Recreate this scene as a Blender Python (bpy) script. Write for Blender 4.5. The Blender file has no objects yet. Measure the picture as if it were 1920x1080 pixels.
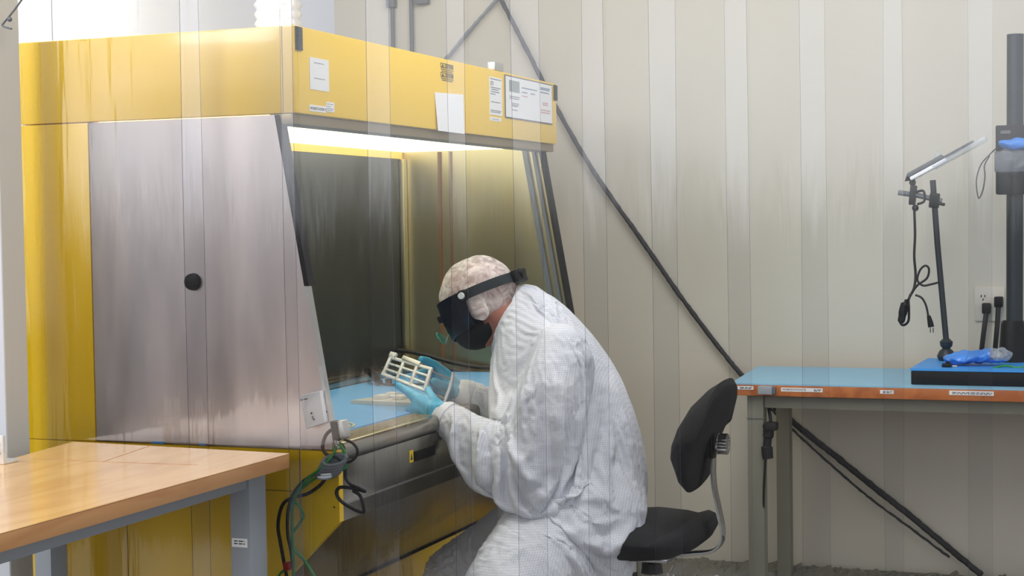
import bpy, bmesh, math, random
import numpy as np
from mathutils import Vector, Matrix, noise
random.seed(7)
scene = bpy.context.scene
col = scene.collection

# ------------------------------------------------------------------ camera
cam_data = bpy.data.cameras.new('camera')
cam = bpy.data.objects.new('camera', cam_data)
col.objects.link(cam)
right = Vector((0.93255696, 0.36070098, -0.01524192))
up = Vector((0.00009891, 0.04196344, 0.99911914))
fwd = Vector((-0.36102285, 0.93173702, -0.03909762))
m4 = Matrix((right, up, -fwd)).transposed().to_4x4()
m4.translation = Vector((1.85347, -3.39201, 1.29217))
cam.matrix_world = m4
cam_data.sensor_width = 36
cam_data.lens = 3038.5 / 1920 * 36
cam_data.clip_start = 0.05
scene.camera = cam

# ------------------------------------------------------------------ world, lights, exposure
def srgb(c):
    return tuple(((v / 255) / 12.92 if v / 255 <= 0.04045 else ((v / 255 + 0.055) / 1.055) ** 2.4) for v in c) + (1,)

world = bpy.data.worlds.new('world')
scene.world = world
world.use_nodes = True
wn, wl = world.node_tree.nodes, world.node_tree.links
wn.clear()
w_out = wn.new('ShaderNodeOutputWorld')
w_bg = wn.new('ShaderNodeBackground')
w_tc = wn.new('ShaderNodeTexCoord')
w_sep = wn.new('ShaderNodeSeparateXYZ')
w_map = wn.new('ShaderNodeMapping')
w_map.inputs['Scale'].default_value = (26, 26, 3)
w_noise = wn.new('ShaderNodeTexNoise')
w_noise.inputs['Scale'].default_value = 1.0
w_noise.inputs['Detail'].default_value = 4
w_mul = wn.new('ShaderNodeMath'); w_mul.operation = 'MULTIPLY_ADD'
w_mul.inputs[1].default_value = 0.09
w_ramp = wn.new('ShaderNodeValToRGB')
wl.new(w_tc.outputs['Generated'], w_sep.inputs[0])
wl.new(w_tc.outputs['Generated'], w_map.inputs[0])
wl.new(w_map.outputs[0], w_noise.inputs['Vector'])
wl.new(w_noise.outputs['Fac'], w_mul.inputs[0])
wl.new(w_sep.outputs['Z'], w_mul.inputs[2])
w_add = wn.new('ShaderNodeMath'); w_add.operation = 'MULTIPLY_ADD'
w_add.inputs[1].default_value = 0.5; w_add.inputs[2].default_value = 0.5
wl.new(w_mul.outputs[0], w_add.inputs[0])
wl.new(w_add.outputs[0], w_ramp.inputs[0])
cr = w_ramp.color_ramp
cr.elements[0].position = 0.0; cr.elements[0].color = (0.07, 0.07, 0.068, 1)
cr.elements[1].position = 1.0; cr.elements[1].color = (0.5, 0.51, 0.55, 1)
for pos, c in ((0.520, (0.06, 0.06, 0.06, 1)), (0.527, (0.85, 0.87, 0.9, 1)), (0.545, (2.3, 2.36, 2.5, 1)), (0.62, (2.3, 2.36, 2.5, 1)), (0.68, (0.6, 0.62, 0.67, 1))):
    e = cr.elements.new(pos); e.color = c
wl.new(w_ramp.outputs[0], w_bg.inputs['Color'])
w_bg.inputs['Strength'].default_value = 0.8
wl.new(w_bg.outputs[0], w_out.inputs[0])

def area(name, loc, size, size_y, power, target, color=(1, 1, 1)):
    d = bpy.data.lights.new(name, 'AREA')
    d.shape = 'RECTANGLE'; d.size = size; d.size_y = size_y; d.energy = power; d.color = color
    o = bpy.data.objects.new(name, d); col.objects.link(o)
    o.location = loc
    o.rotation_euler = (Vector(target) - Vector(loc)).to_track_quat('-Z', 'Y').to_euler()
    return o
area('overhead_light', (1.1, 0.4, 3.0), 0.9, 0.9, 26, (0.9, 0.6, 0), (1, 0.985, 0.96))
area('overhead_light', (1.0, -1.0, 2.9), 1.2, 1.0, 26, (0.1, 0.3, 0.9), (0.98, 0.985, 1))
area('overhead_light', (-1.2, -2.2, 2.85), 0.9, 0.9, 46, (-0.4, 0.0, 0.8), (0.98, 0.985, 1))  # unseen lamp added to brighten the cabinet's camera-facing side
area('overhead_light', (-0.75, 0.35, 2.7), 0.6, 1.4, 16, (-0.95, 0.4, 1.6), (0.92, 0.955, 1)).data.spread = math.radians(110)  # unseen lamp added to brighten the white sheet

vs = scene.view_settings
vs.view_transform = 'Standard'
try: vs.look = 'None'
except Exception: pass
vs.gamma = 1; vs.use_curve_mapping = False
vs.exposure = 0.0
scene.cycles.transparent_max_bounces = 40
scene.cycles.max_bounces = 10

# ------------------------------------------------------------------ materials
def newmat(name):
    m = bpy.data.materials.new(name); m.use_nodes = True
    return m, m.node_tree.nodes, m.node_tree.links, m.node_tree.nodes['Principled BSDF']

def mat(name, c, rough=0.5, metal=0.0, var=0.0, scale=(8, 8, 8), bump=0.0, bscale=60, coat=0.0, spec=0.5, emit=None, estr=0, rvar=0.0, alpha=1.0, detail=4):
    m, n, l, b = newmat(name)
    c4 = srgb(c)
    b.inputs['Base Color'].default_value = c4
    b.inputs['Roughness'].default_value = rough
    b.inputs['Metallic'].default_value = metal
    b.inputs['Coat Weight'].default_value = coat
    b.inputs['Coat Roughness'].default_value = 0.08
    b.inputs['Specular IOR Level'].default_value = spec
    b.inputs['Alpha'].default_value = alpha
    if emit:
        b.inputs['Emission Color'].default_value = srgb(emit); b.inputs['Emission Strength'].default_value = estr
    tc = n.new('ShaderNodeTexCoord')
    if var or rvar:
        mp = n.new('ShaderNodeMapping'); mp.inputs['Scale'].default_value = scale
        l.new(tc.outputs['Object'], mp.inputs[0])
        nz = n.new('ShaderNodeTexNoise'); nz.inputs['Scale'].default_value = 1; nz.inputs['Detail'].default_value = detail
        l.new(mp.outputs[0], nz.inputs['Vector'])
        if var:
            r = n.new('ShaderNodeValToRGB')
            r.color_ramp.elements[0].position = 0.3; r.color_ramp.elements[1].position = 0.7
            r.color_ramp.elements[0].color = tuple(x * (1 - var) for x in c4[:3]) + (1,)
            r.color_ramp.elements[1].color = tuple(min(1, x * (1 + var)) for x in c4[:3]) + (1,)
            l.new(nz.outputs['Fac'], r.inputs[0]); l.new(r.outputs[0], b.inputs['Base Color'])
        if rvar:
            mr = n.new('ShaderNodeMapRange')
            mr.inputs['From Min'].default_value = 0.3; mr.inputs['From Max'].default_value = 0.7
            mr.inputs['To Min'].default_value = max(0.02, rough - rvar); mr.inputs['To Max'].default_value = rough + rvar
            l.new(nz.outputs['Fac'], mr.inputs[0]); l.new(mr.outputs[0], b.inputs['Roughness'])
    if bump:
        nb = n.new('ShaderNodeTexNoise'); nb.inputs['Scale'].default_value = bscale; nb.inputs['Detail'].default_value = 3
        l.new(tc.outputs['Object'], nb.inputs['Vector'])
        bp = n.new('ShaderNodeBump'); bp.inputs['Strength'].default_value = bump; bp.inputs['Distance'].default_value = 0.004
        l.new(nb.outputs['Fac'], bp.inputs['Height']); l.new(bp.outputs[0], b.inputs['Normal'])
    return m

M = {}
M['yellow'] = mat('yellow_paint', (255, 208, 10), 0.25, var=0.03, scale=(3, 3, 1), coat=0.25)
M['yellow_dark'] = mat('yellow_seam', (150, 115, 15), 0.5)
M['steel_side'] = mat('brushed_side_steel', (204, 194, 190), 0.36, 1.0, var=0.20, scale=(8, 8, 1.6), rvar=0.10, detail=8)
M['steel'] = mat('stainless', (165, 160, 152), 0.26, 1.0, var=0.06, scale=(20, 3, 20), rvar=0.06)
M['steel_front'] = mat('front_stainless', (164, 160, 150), 0.24, 1.0, var=0.08, scale=(6, 3, 1.5), rvar=0.06)
M['steel_far'] = mat('gold_tinted_stainless', (196, 186, 150), 0.32, 1.0, var=0.06, scale=(7, 7, 0.5), rvar=0.05)  # golden base colour stands in for warm reflections on plain stainless
M['steel_back'] = mat('back_panel_dark', (72, 74, 72), 0.34, 0.8, var=0.12, scale=(5, 6, 0.5), rvar=0.06)  # dark base colour stands in for the dark room mirrored in the panel
M['black'] = mat('black_plastic', (16, 17, 18), 0.5, spec=0.3)
M['rubber'] = mat('black_rubber', (26, 24, 25), 0.7, bump=0.4, bscale=300)
M['aluminium'] = mat('aluminium', (200, 200, 198), 0.38, 0.9)
M['alu_bright'] = mat('machined_metal', (226, 226, 222), 0.38, 0.35, var=0.08, scale=(60, 60, 60))
M['grille'] = mat('perforated_grille', (170, 160, 132), 0.5, 0.2)
M['bronze'] = mat('dull_bronze_trim', (150, 132, 92), 0.4, 0.6)
M['chrome'] = mat('chrome', (205, 205, 205), 0.12, 1.0)
M['white_plastic'] = mat('white_plastic', (246, 247, 248), 0.4)
M['paper'] = mat('paper', (240, 240, 238), 0.7)
M['paper_grey'] = mat('paper_grey', (150, 160, 155), 0.7)
M['print'] = mat('print_ink', (60, 60, 66), 0.7)
M['print_soft'] = mat('print_ink_soft', (140, 140, 150), 0.7)
M['print_red'] = mat('print_red', (205, 140, 140), 0.7)
M['print_blue'] = mat('print_blue', (110, 130, 160), 0.7)
M['caution'] = mat('caution_ink', (70, 60, 10), 0.6)
M['label_yellow'] = mat('label_yellow', (240, 205, 20), 0.5)
M['mat_blue'] = mat('blue_esd_mat', (84, 160, 214), 0.42, var=0.04, scale=(20, 20, 20), bump=0.05, bscale=400)
M['mat_pale'] = mat('pale_blue_esd_mat', (140, 190, 216), 0.45, var=0.03, scale=(20, 20, 20))
M['pad_blue'] = mat('bright_blue_pad', (60, 150, 225), 0.45)
M['nitrile'] = mat('blue_nitrile', (72, 178, 214), 0.38, var=0.06, scale=(30, 30, 30), bump=0.25, bscale=70)
M['skin'] = mat('skin', (184, 122, 102), 0.5, var=0.08, scale=(25, 25, 25))
M['mask'] = mat('black_mask', (16, 17, 20), 0.75)
M['fabric_black'] = mat('black_upholstery', (30, 30, 31), 0.85, var=0.15, scale=(90, 90, 90), bump=0.5, bscale=400)
M['grey_steel'] = mat('grey_powder_steel', (150, 156, 162), 0.5, bump=0.1, bscale=500)
M['dark_steel'] = mat('dark_grey_steel', (98, 102, 106), 0.5)
M['bench_leg'] = mat('bench_leg_paint', (128, 126, 112), 0.55)
M['post'] = mat('post_paint', (214, 216, 222), 0.45)
M['post_shaded'] = mat('post_shade_beige', (196, 192, 182), 0.5)  # darker tone of the post paint for its less lit side
M['cable'] = mat('black_cable', (20, 21, 23), 0.45)
M['braid'] = mat('braided_black_cable', (46, 46, 48), 0.7, var=0.5, scale=(160, 160, 160))
M['cable_grey'] = mat('grey_cable', (120, 124, 128), 0.5)
M['cable_green'] = mat('green_cable', (36, 140, 62), 0.45)
M['red'] = mat('red_plastic', (165, 30, 28), 0.4)
M['duct'] = mat('foil_duct', (225, 226, 228), 0.3, 0.6, bump=0.5, bscale=60)
M['sheet'] = mat('white_sheet', (230, 236, 250), 0.55, var=0.01, scale=(1, 1, 1))
M['clear_bag'] = mat('clear_bag', (200, 208, 214), 0.15, alpha=0.38, spec=0.8)
M['thin_wrap'] = mat('thin_clear_wrap', (170, 178, 186), 0.12, alpha=0.25)
M['debris'] = mat('crumpled_clear_plastic', (120, 118, 105), 0.12, alpha=0.8, spec=1.0)
M['bag_blue'] = mat('blue_bag', (70, 140, 225), 0.3, var=0.15, scale=(30, 30, 30), spec=0.7)
M['lens'] = mat('teal_lens', (70, 190, 170), 0.08, alpha=0.55, spec=0.9)
M['visor'] = mat('dark_visor', (20, 27, 40), 0.15, alpha=0.9, spec=0.4)
M['band'] = mat('headband_plastic', (36, 44, 48), 0.45)
M['smoke_clear'] = mat('clear_acrylic_tray', (214, 214, 206), 0.25, alpha=0.85, spec=0.7)
M['glow'] = mat('lit_diffuser', (255, 250, 215), 0.5, emit=(255, 250, 216), estr=2.3)
M['yellow_lit'] = mat('lit_wall_yellow', (232, 205, 90), 0.5)
M['outlet'] = mat('ivory_outlet', (205, 200, 186), 0.5)
M['tool_white'] = mat('cream_plastic', (222, 214, 160), 0.5)
M['dark_box'] = mat('dark_clutter', (34, 36, 44), 0.6)
M['reflect_brown'] = mat('brown_reflection', (120, 84, 56), 0.6)  # brown of the streaks reflected in the far panel
M['eye'] = mat('eye_white', (225, 222, 215), 0.2)
M['floor'] = mat('floor_paint', (128, 124, 116), 0.4, var=0.05, scale=(4, 4, 4))

def wood(name, light, dark, rough, coat):
    m, n, l, b = newmat(name)
    tc = n.new('ShaderNodeTexCoord'); mp = n.new('ShaderNodeMapping')
    mp.inputs['Scale'].default_value = (9, 1.6, 9); mp.inputs['Rotation'].default_value = (0, 0, 0.35)
    nz = n.new('ShaderNodeTexNoise'); nz.inputs['Scale'].default_value = 1.4; nz.inputs['Detail'].default_value = 7; nz.inputs['Distortion'].default_value = 1.2
    r = n.new('ShaderNodeValToRGB')
    r.color_ramp.elements[0].position = 0.33; r.color_ramp.elements[0].color = srgb(dark)
    r.color_ramp.elements[1].position = 0.58; r.color_ramp.elements[1].color = srgb(light)
    l.new(tc.outputs['Object'], mp.inputs[0]); l.new(mp.outputs[0], nz.inputs['Vector'])
    l.new(nz.outputs['Fac'], r.inputs[0]); l.new(r.outputs[0], b.inputs['Base Color'])
    b.inputs['Roughness'].default_value = rough; b.inputs['Coat Weight'].default_value = coat; b.inputs['Coat Roughness'].default_value = 0.1
    return m
M['maple'] = wood('maple_laminate', (230, 182, 118), (214, 162, 100), 0.25, 0.45)
M['maple_edge'] = wood('maple_edge', (192, 142, 94), (174, 120, 74), 0.4, 0.1)
M['bench_edge'] = wood('bench_wood_edge', (190, 112, 56), (165, 90, 42), 0.5, 0.0)

def wall_mat():
    m, n, l, b = newmat('cream_wall_paint')
    tc = n.new('ShaderNodeTexCoord')
    nz = n.new('ShaderNodeTexNoise'); nz.inputs['Scale'].default_value = 1.2; nz.inputs['Detail'].default_value = 5
    r = n.new('ShaderNodeValToRGB')
    r.color_ramp.elements[0].position = 0.3; r.color_ramp.elements[0].color = srgb((196, 191, 175))
    r.color_ramp.elements[1].position = 0.7; r.color_ramp.elements[1].color = srgb((206, 201, 187))
    l.new(tc.outputs['Object'], nz.inputs['Vector']); l.new(nz.outputs['Fac'], r.inputs[0]); l.new(r.outputs[0], b.inputs['Base Color'])
    b.inputs['Roughness'].default_value = 0.7
    return m
M['wall'] = wall_mat()

def suit_mat():
    m, n, l, b = newmat('white_grid_coverall')
    tc = n.new('ShaderNodeTexCoord'); sep = n.new('ShaderNodeSeparateXYZ')
    l.new(tc.outputs['Object'], sep.inputs[0])
    hs = []
    for ax, k in (('X', 1150.0), ('Z', 1150.0), ('Y', 1150.0)):
        mu = n.new('ShaderNodeMath'); mu.operation = 'MULTIPLY'; mu.inputs[1].default_value = k
        sn = n.new('ShaderNodeMath'); sn.operation = 'SINE'
        gt = n.new('ShaderNodeMath'); gt.operation = 'GREATER_THAN'; gt.inputs[1].default_value = 0.6
        l.new(sep.outputs[ax], mu.inputs[0]); l.new(mu.outputs[0], sn.inputs[0]); l.new(sn.outputs[0], gt.inputs[0]); hs.append((sn, gt))
    mx = n.new('ShaderNodeMath'); mx.operation = 'MAXIMUM'
    l.new(hs[0][1].outputs[0], mx.inputs[0]); l.new(hs[1][1].outputs[0], mx.inputs[1])
    mix = n.new('ShaderNodeMix'); mix.data_type = 'RGBA'
    mix.inputs['A'].default_value = srgb((234, 236, 242)); mix.inputs['B'].default_value = srgb((214, 217, 225))
    l.new(mx.outputs[0], mix.inputs['Factor']); l.new(mix.outputs['Result'], b.inputs['Base Color'])
    b.inputs['Roughness'].default_value = 0.62
    b.inputs['Sheen Weight'].default_value = 0.15
    nb = n.new('ShaderNodeTexNoise'); nb.inputs['Scale'].default_value = 22; nb.inputs['Detail'].default_value = 4
    l.new(tc.outputs['Object'], nb.inputs['Vector'])
    bp = n.new('ShaderNodeBump'); bp.inputs['Strength'].default_value = 0.55; bp.inputs['Distance'].default_value = 0.012
    l.new(nb.outputs['Fac'], bp.inputs['Height']); l.new(bp.outputs[0], b.inputs['Normal'])
    return m
M['suit'] = suit_mat()

def cap_mat():
    m, n, l, b = newmat('white_bouffant_gauze')
    tc = n.new('ShaderNodeTexCoord')
    nb = n.new('ShaderNodeTexNoise'); nb.inputs['Scale'].default_value = 26; nb.inputs['Detail'].default_value = 6; nb.inputs['Distortion'].default_value = 2.0
    l.new(tc.outputs['Object'], nb.inputs['Vector'])
    r = n.new('ShaderNodeMapRange'); r.inputs['From Min'].default_value = 0.35; r.inputs['From Max'].default_value = 0.65
    r.inputs['To Min'].default_value = 0.36; r.inputs['To Max'].default_value = 0.84
    l.new(nb.outputs['Fac'], r.inputs[0]); l.new(r.outputs[0], b.inputs['Alpha'])
    bp = n.new('ShaderNodeBump'); bp.inputs['Strength'].default_value = 0.7; bp.inputs['Distance'].default_value = 0.006
    l.new(nb.outputs['Fac'], bp.inputs['Height']); l.new(bp.outputs[0], b.inputs['Normal'])
    b.inputs['Base Color'].default_value = srgb((250, 240, 234)); b.inputs['Roughness'].default_value = 0.6
    return m
M['cap'] = cap_mat()

def vinyl(name, edge=False):
    m = bpy.data.materials.new(name); m.use_nodes = True
    n, l = m.node_tree.nodes, m.node_tree.links
    n.clear()
    out = n.new('ShaderNodeOutputMaterial')
    tr = n.new('ShaderNodeBsdfTransparent')
    if edge:
        tr.inputs[0].default_value = (0.35, 0.35, 0.45, 1)
        df = n.new('ShaderNodeBsdfDiffuse'); df.inputs[0].default_value = (0.30, 0.30, 0.42, 1)
        mx = n.new('ShaderNodeMixShader'); mx.inputs[0].default_value = 0.35
        l.new(tr.outputs[0], mx.inputs[1]); l.new(df.outputs[0], mx.inputs[2]); l.new(mx.outputs[0], out.inputs[0])
        return m
    tr.inputs[0].default_value = (0.992, 0.992, 0.996, 1)
    gl = n.new('ShaderNodeBsdfGlossy'); gl.inputs['Roughness'].default_value = 0.08
    df = n.new('ShaderNodeBsdfDiffuse'); df.inputs[0].default_value = (0.82, 0.83, 0.95, 1)
    tc = n.new('ShaderNodeTexCoord'); mp = n.new('ShaderNodeMapping'); mp.inputs['Scale'].default_value = (9, 9, 0.8)
    nz = n.new('ShaderNodeTexNoise'); nz.inputs['Scale'].default_value = 2.2; nz.inputs['Detail'].default_value = 3
    bp = n.new('ShaderNodeBump'); bp.inputs['Strength'].default_value = 0.5; bp.inputs['Distance'].default_value = 0.006
    l.new(tc.outputs['Object'], mp.inputs[0]); l.new(mp.outputs[0], nz.inputs['Vector']); l.new(nz.outputs['Fac'], bp.inputs['Height'])
    l.new(bp.outputs[0], gl.inputs['Normal'])
    fr = n.new('ShaderNodeFresnel'); fr.inputs['IOR'].default_value = 1.54
    m1 = n.new('ShaderNodeMixShader'); m2 = n.new('ShaderNodeMixShader'); m2.inputs[0].default_value = 0.002
    l.new(fr.outputs[0], m1.inputs[0]); l.new(tr.outputs[0], m1.inputs[1]); l.new(gl.outputs[0], m1.inputs[2])
    l.new(m1.outputs[0], m2.inputs[1]); l.new(df.outputs[0], m2.inputs[2]); l.new(m2.outputs[0], out.inputs[0])
    return m
M['vinyl'] = vinyl('clear_vinyl'); M['vinyl_edge'] = vinyl('clear_vinyl_edge', True)

# ------------------------------------------------------------------ mesh helpers
def bm_():
    return bmesh.new()

def box(bm, lo, hi, bevel=0.0, mi=0):
    lo, hi = Vector(lo), Vector(hi)
    vs_ = [bm.verts.new((x, y, z)) for x in (lo.x, hi.x) for y in (lo.y, hi.y) for z in (lo.z, hi.z)]
    fs = [bm.faces.new([vs_[i] for i in q]) for q in ((0, 1, 3, 2), (4, 6, 7, 5), (0, 4, 5, 1), (2, 3, 7, 6), (0, 2, 6, 4), (1, 5, 7, 3))]
    for f in fs: f.material_index = mi
    if bevel:
        es = list({e for f in fs for e in f.edges})
        bmesh.ops.bevel(bm, geom=es, offset=bevel, segments=2, affect='EDGES', profile=0.6)
    return bm

def obox(bm, c, r, u, n, sx, sy, sz, bevel=0.0):
    """box centred at c with axes r,u,n and full sizes"""
    c, r, u, n = Vector(c), Vector(r).normalized(), Vector(u).normalized(), Vector(n).normalized()
    vs_ = [bm.verts.new(c + r * (sx / 2 * a) + u * (sy / 2 * b) + n * (sz / 2 * d)) for a in (-1, 1) for b in (-1, 1) for d in (-1, 1)]
    fs = [bm.faces.new([vs_[i] for i in q]) for q in ((0, 1, 3, 2), (4, 6, 7, 5), (0, 4, 5, 1), (2, 3, 7, 6), (0, 2, 6, 4), (1, 5, 7, 3))]
    if bevel:
        bmesh.ops.bevel(bm, geom=list({e for f in fs for e in f.edges}), offset=bevel, segments=2, affect='EDGES', profile=0.6)
    return bm

def prism(bm, pts, ext, bevel=0.0):
    ext = Vector(ext)
    a = [bm.verts.new(Vector(p)) for p in pts]; b = [bm.verts.new(Vector(p) + ext) for p in pts]
    n = len(pts)
    fs = [bm.faces.new(a), bm.faces.new(list(reversed(b)))]
    for i in range(n):
        fs.append(bm.faces.new((a[i], b[i], b[(i + 1) % n], a[(i + 1) % n])))
    if bevel:
        bmesh.ops.bevel(bm, geom=list({e for f in fs for e in f.edges}), offset=bevel, segments=2, affect='EDGES', profile=0.6)
    return bm

def frame_of(t):
    t = t.normalized()
    a = Vector((0, 0, 1)) if abs(t.z) < 0.9 else Vector((1, 0, 0))
    u = t.cross(a).normalized(); v = t.cross(u).normalized()
    return u, v

def cyl(bm, p0, p1, r0, r1=None, seg=20):
    p0, p1 = Vector(p0), Vector(p1); r1 = r0 if r1 is None else r1
    u, v = frame_of(p1 - p0)
    A = []; B = []
    for i in range(seg):
        a = 2 * math.pi * i / seg; d = u * math.cos(a) + v * math.sin(a)
        A.append(bm.verts.new(p0 + d * r0)); B.append(bm.verts.new(p1 + d * r1))
    bm.faces.new(list(reversed(A))); bm.faces.new(B)
    for i in range(seg):
        bm.faces.new((A[i], A[(i + 1) % seg], B[(i + 1) % seg], B[i]))
    return bm

def spline(pts, n=8):
    P_ = [Vector(p) for p in pts]
    if len(P_) < 3:
        return P_
    out = []
    for i in range(len(P_) - 1):
        p0 = P_[max(0, i - 1)]; p1 = P_[i]; p2 = P_[i + 1]; p3 = P_[min(len(P_) - 1, i + 2)]
        for k in range(n):
            t = k / n
            out.append(0.5 * ((2 * p1) + (p2 - p0) * t + (2 * p0 - 5 * p1 + 4 * p2 - p3) * t * t + (3 * p1 - p0 - 3 * p2 + p3) * t ** 3))
    out.append(P_[-1])
    return out

def tube(bm, pts, r, seg=10, smooth=True, n=8):
    P_ = spline(pts, n) if smooth else [Vector(p) for p in pts]
    rings = []
    u = None
    for i, p in enumerate(P_):
        t = (P_[min(i + 1, len(P_) - 1)] - P_[max(i - 1, 0)])
        if t.length < 1e-9: t = Vector((0, 0, 1))
        t.normalize()
        if u is None: u, v = frame_of(t)
        else:
            u = (u - t * u.dot(t))
            if u.length < 1e-6: u, v = frame_of(t)
            u.normalize(); v = t.cross(u).normalized()
        rr = r[min(len(r) - 1, int(i / max(1, len(P_) - 1) * (len(r) - 1) + 0.5))] if isinstance(r, (list, tuple)) else r
        rings.append([bm.verts.new(p + (u * math.cos(2 * math.pi * k / seg) + v * math.sin(2 * math.pi * k / seg)) * rr) for k in range(seg)])
    for a, b in zip(rings, rings[1:]):
        for k in range(seg):
            bm.faces.new((a[k], a[(k + 1) % seg], b[(k + 1) % seg], b[k]))
    bm.faces.new(list(reversed(rings[0]))); bm.faces.new(rings[-1])
    return bm

def loft(bm, secs, seg=28):
    rings = []
    for c, u, v in secs:
        c, u, v = Vector(c), Vector(u), Vector(v)
        rings.append([bm.verts.new(c + u * math.cos(2 * math.pi * k / seg) + v * math.sin(2 * math.pi * k / seg)) for k in range(seg)])
    for a, b in zip(rings, rings[1:]):
        for k in range(seg):
            bm.faces.new((a[k], a[(k + 1) % seg], b[(k + 1) % seg], b[k]))
    bm.faces.new(list(reversed(rings[0]))); bm.faces.new(rings[-1])
    return bm

def ell(bm, c, a, b, d, nu=24, nv=14):
    """ellipsoid with axis vectors a,b,d"""
    c, a, b, d = Vector(c), Vector(a), Vector(b), Vector(d)
    top = bm.verts.new(c + d); bot = bm.verts.new(c - d)
    rings = []
    for j in range(1, nv):
        ph = math.pi * j / nv
        rings.append([bm.verts.new(c + d * math.cos(ph) + (a * math.cos(2 * math.pi * i / nu) + b * math.sin(2 * math.pi * i / nu)) * math.sin(ph)) for i in range(nu)])
    for i in range(nu):
        bm.faces.new((top, rings[0][i], rings[0][(i + 1) % nu]))
        bm.faces.new((bot, rings[-1][(i + 1) % nu], rings[-1][i]))
    for x, y in zip(rings, rings[1:]):
        for i in range(nu):
            bm.faces.new((x[i], y[i], y[(i + 1) % nu], x[(i + 1) % nu]))
    return bm

def ball(bm, c, r, nu=18, nv=10):
    return ell(bm, c, (r, 0, 0), (0, r, 0), (0, 0, r), nu, nv)

def chain(bm, nodes, sub=4):
    """round limb through (point, radius) nodes, as overlapping closed shapes"""
    for (p, r), (q, s) in zip(nodes, nodes[1:]):
        p, q = Vector(p), Vector(q)
        cyl(bm, p, q, r, s, 20)
    for p, r in nodes:
        ball(bm, p, r, 20, 12)
    return bm

def remesh(bm, voxel, smooth=4):
    bmesh.ops.recalc_face_normals(bm, faces=bm.faces)
    me = bpy.data.meshes.new('tmp'); bm.to_mesh(me); bm.free()
    o = bpy.data.objects.new('tmp', me); col.objects.link(o)
    md = o.modifiers.new('r', 'REMESH'); md.mode = 'VOXEL'; md.voxel_size = voxel
    if smooth:
        ms = o.modifiers.new('s', 'SMOOTH'); ms.factor = 0.5; ms.iterations = smooth
    dg = bpy.context.evaluated_depsgraph_get()
    m2 = bpy.data.meshes.new_from_object(o.evaluated_get(dg))
    bpy.data.objects.remove(o)
    out = bmesh.new(); out.from_mesh(m2)
    return out

ROOT = {}
def obj(name, bm, material, parent=None, angle=35, smooth=True, origin=None, kind=None, mats=None, keep_normals=False):
    if not keep_normals:
        bmesh.ops.recalc_face_normals(bm, faces=bm.faces)
    me = bpy.data.meshes.new(name)
    if parent is None:
        if origin is None:
            xs = [v.co for v in bm.verts]
            lo = Vector((min(c.x for c in xs), min(c.y for c in xs), min(c.z for c in xs)))
            hi = Vector((max(c.x for c in xs), max(c.y for c in xs), max(c.z for c in xs)))
            origin = Vector(((lo.x + hi.x) / 2, (lo.y + hi.y) / 2, lo.z))
        org = Vector(origin)
    else:
        org = ROOT[parent.name]
    for v in bm.verts: v.co -= org
    for f in bm.faces: f.smooth = smooth
    bm.to_mesh(me); bm.free()
    if smooth: me.set_sharp_from_angle(angle=math.radians(angle))
    for mm in (mats or [material]):
        me.materials.append(M[mm] if isinstance(mm, str) else mm)
    o = bpy.data.objects.new(name, me); col.objects.link(o)
    if parent is None: o.location = org
    else: o.parent = parent
    ROOT[o.name] = org
    if kind: o['kind'] = kind
    return o

def tag(o, label, cat, group=None):
    o['label'] = label; o['category'] = cat
    if group: o['group'] = group
    return o

def thing(name, label, cat, loc, group=None):
    o = bpy.data.objects.new(name, None); col.objects.link(o)
    o.empty_display_size = 0.05
    o.location = loc; ROOT[o.name] = Vector(loc)
    return tag(o, label, cat, group)

def text_bm(bm, s, origin, r, u, size, depth=0.0004):
    """extruded lettering whose lower-left corner is at origin, along r (right) and u (up)"""
    cu = bpy.data.curves.new('t', 'FONT'); cu.body = s; cu.size = size; cu.extrude = depth
    o = bpy.data.objects.new('t', cu); col.objects.link(o)
    dg = bpy.context.evaluated_depsgraph_get()
    me = bpy.data.meshes.new_from_object(o.evaluated_get(dg))
    bpy.data.objects.remove(o)
    r, u = Vector(r).normalized(), Vector(u).normalized(); n = r.cross(u)
    mt = Matrix((r, u, n)).transposed().to_4x4(); mt.translation = Vector(origin)
    me.transform(mt)
    bm.from_mesh(me)
    return bm

def lines_bm(bm, origin, r, u, rows, th=0.0022, depth=0.0006):
    """printed text too small to read: rows of (x, y, length) as thin raised ink bars broken into words"""
    r, u = Vector(r).normalized(), Vector(u).normalized(); n = r.cross(u)
    for x, y, ln in rows:
        p = x
        while p < x + ln - 1e-4:
            w = min(random.uniform(0.006, 0.014), x + ln - p)
            c = Vector(origin) + r * (p + w / 2) + u * y
            obox(bm, c, r, u, n, w, th, depth)
            p += w + 0.003
    return bm

# ------------------------------------------------------------------ setting
b = bm_(); box(b, (-2.6, -2.4, -0.06), (3.6, 2.43, 0.0)); obj('floor', b, 'floor', kind='structure')
b = bm_(); box(b, (-2.6, 2.33, 0.0), (3.6, 2.43, 3.2)); obj('wall_back', b, 'wall', kind='structure')
b = bm_(); box(b, (-2.6, -0.6, 0.0), (-2.5, 2.33, 3.2)); obj('wall_left', b, 'wall', kind='structure')
b = bm_()
for x0, x1 in ((-2.5, 3.6),):
    box(b, (x0, 2.315, 0.0), (x1, 2.33, 0.06))
obj('baseboard_back', b, 'bench_leg', kind='structure')

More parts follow.
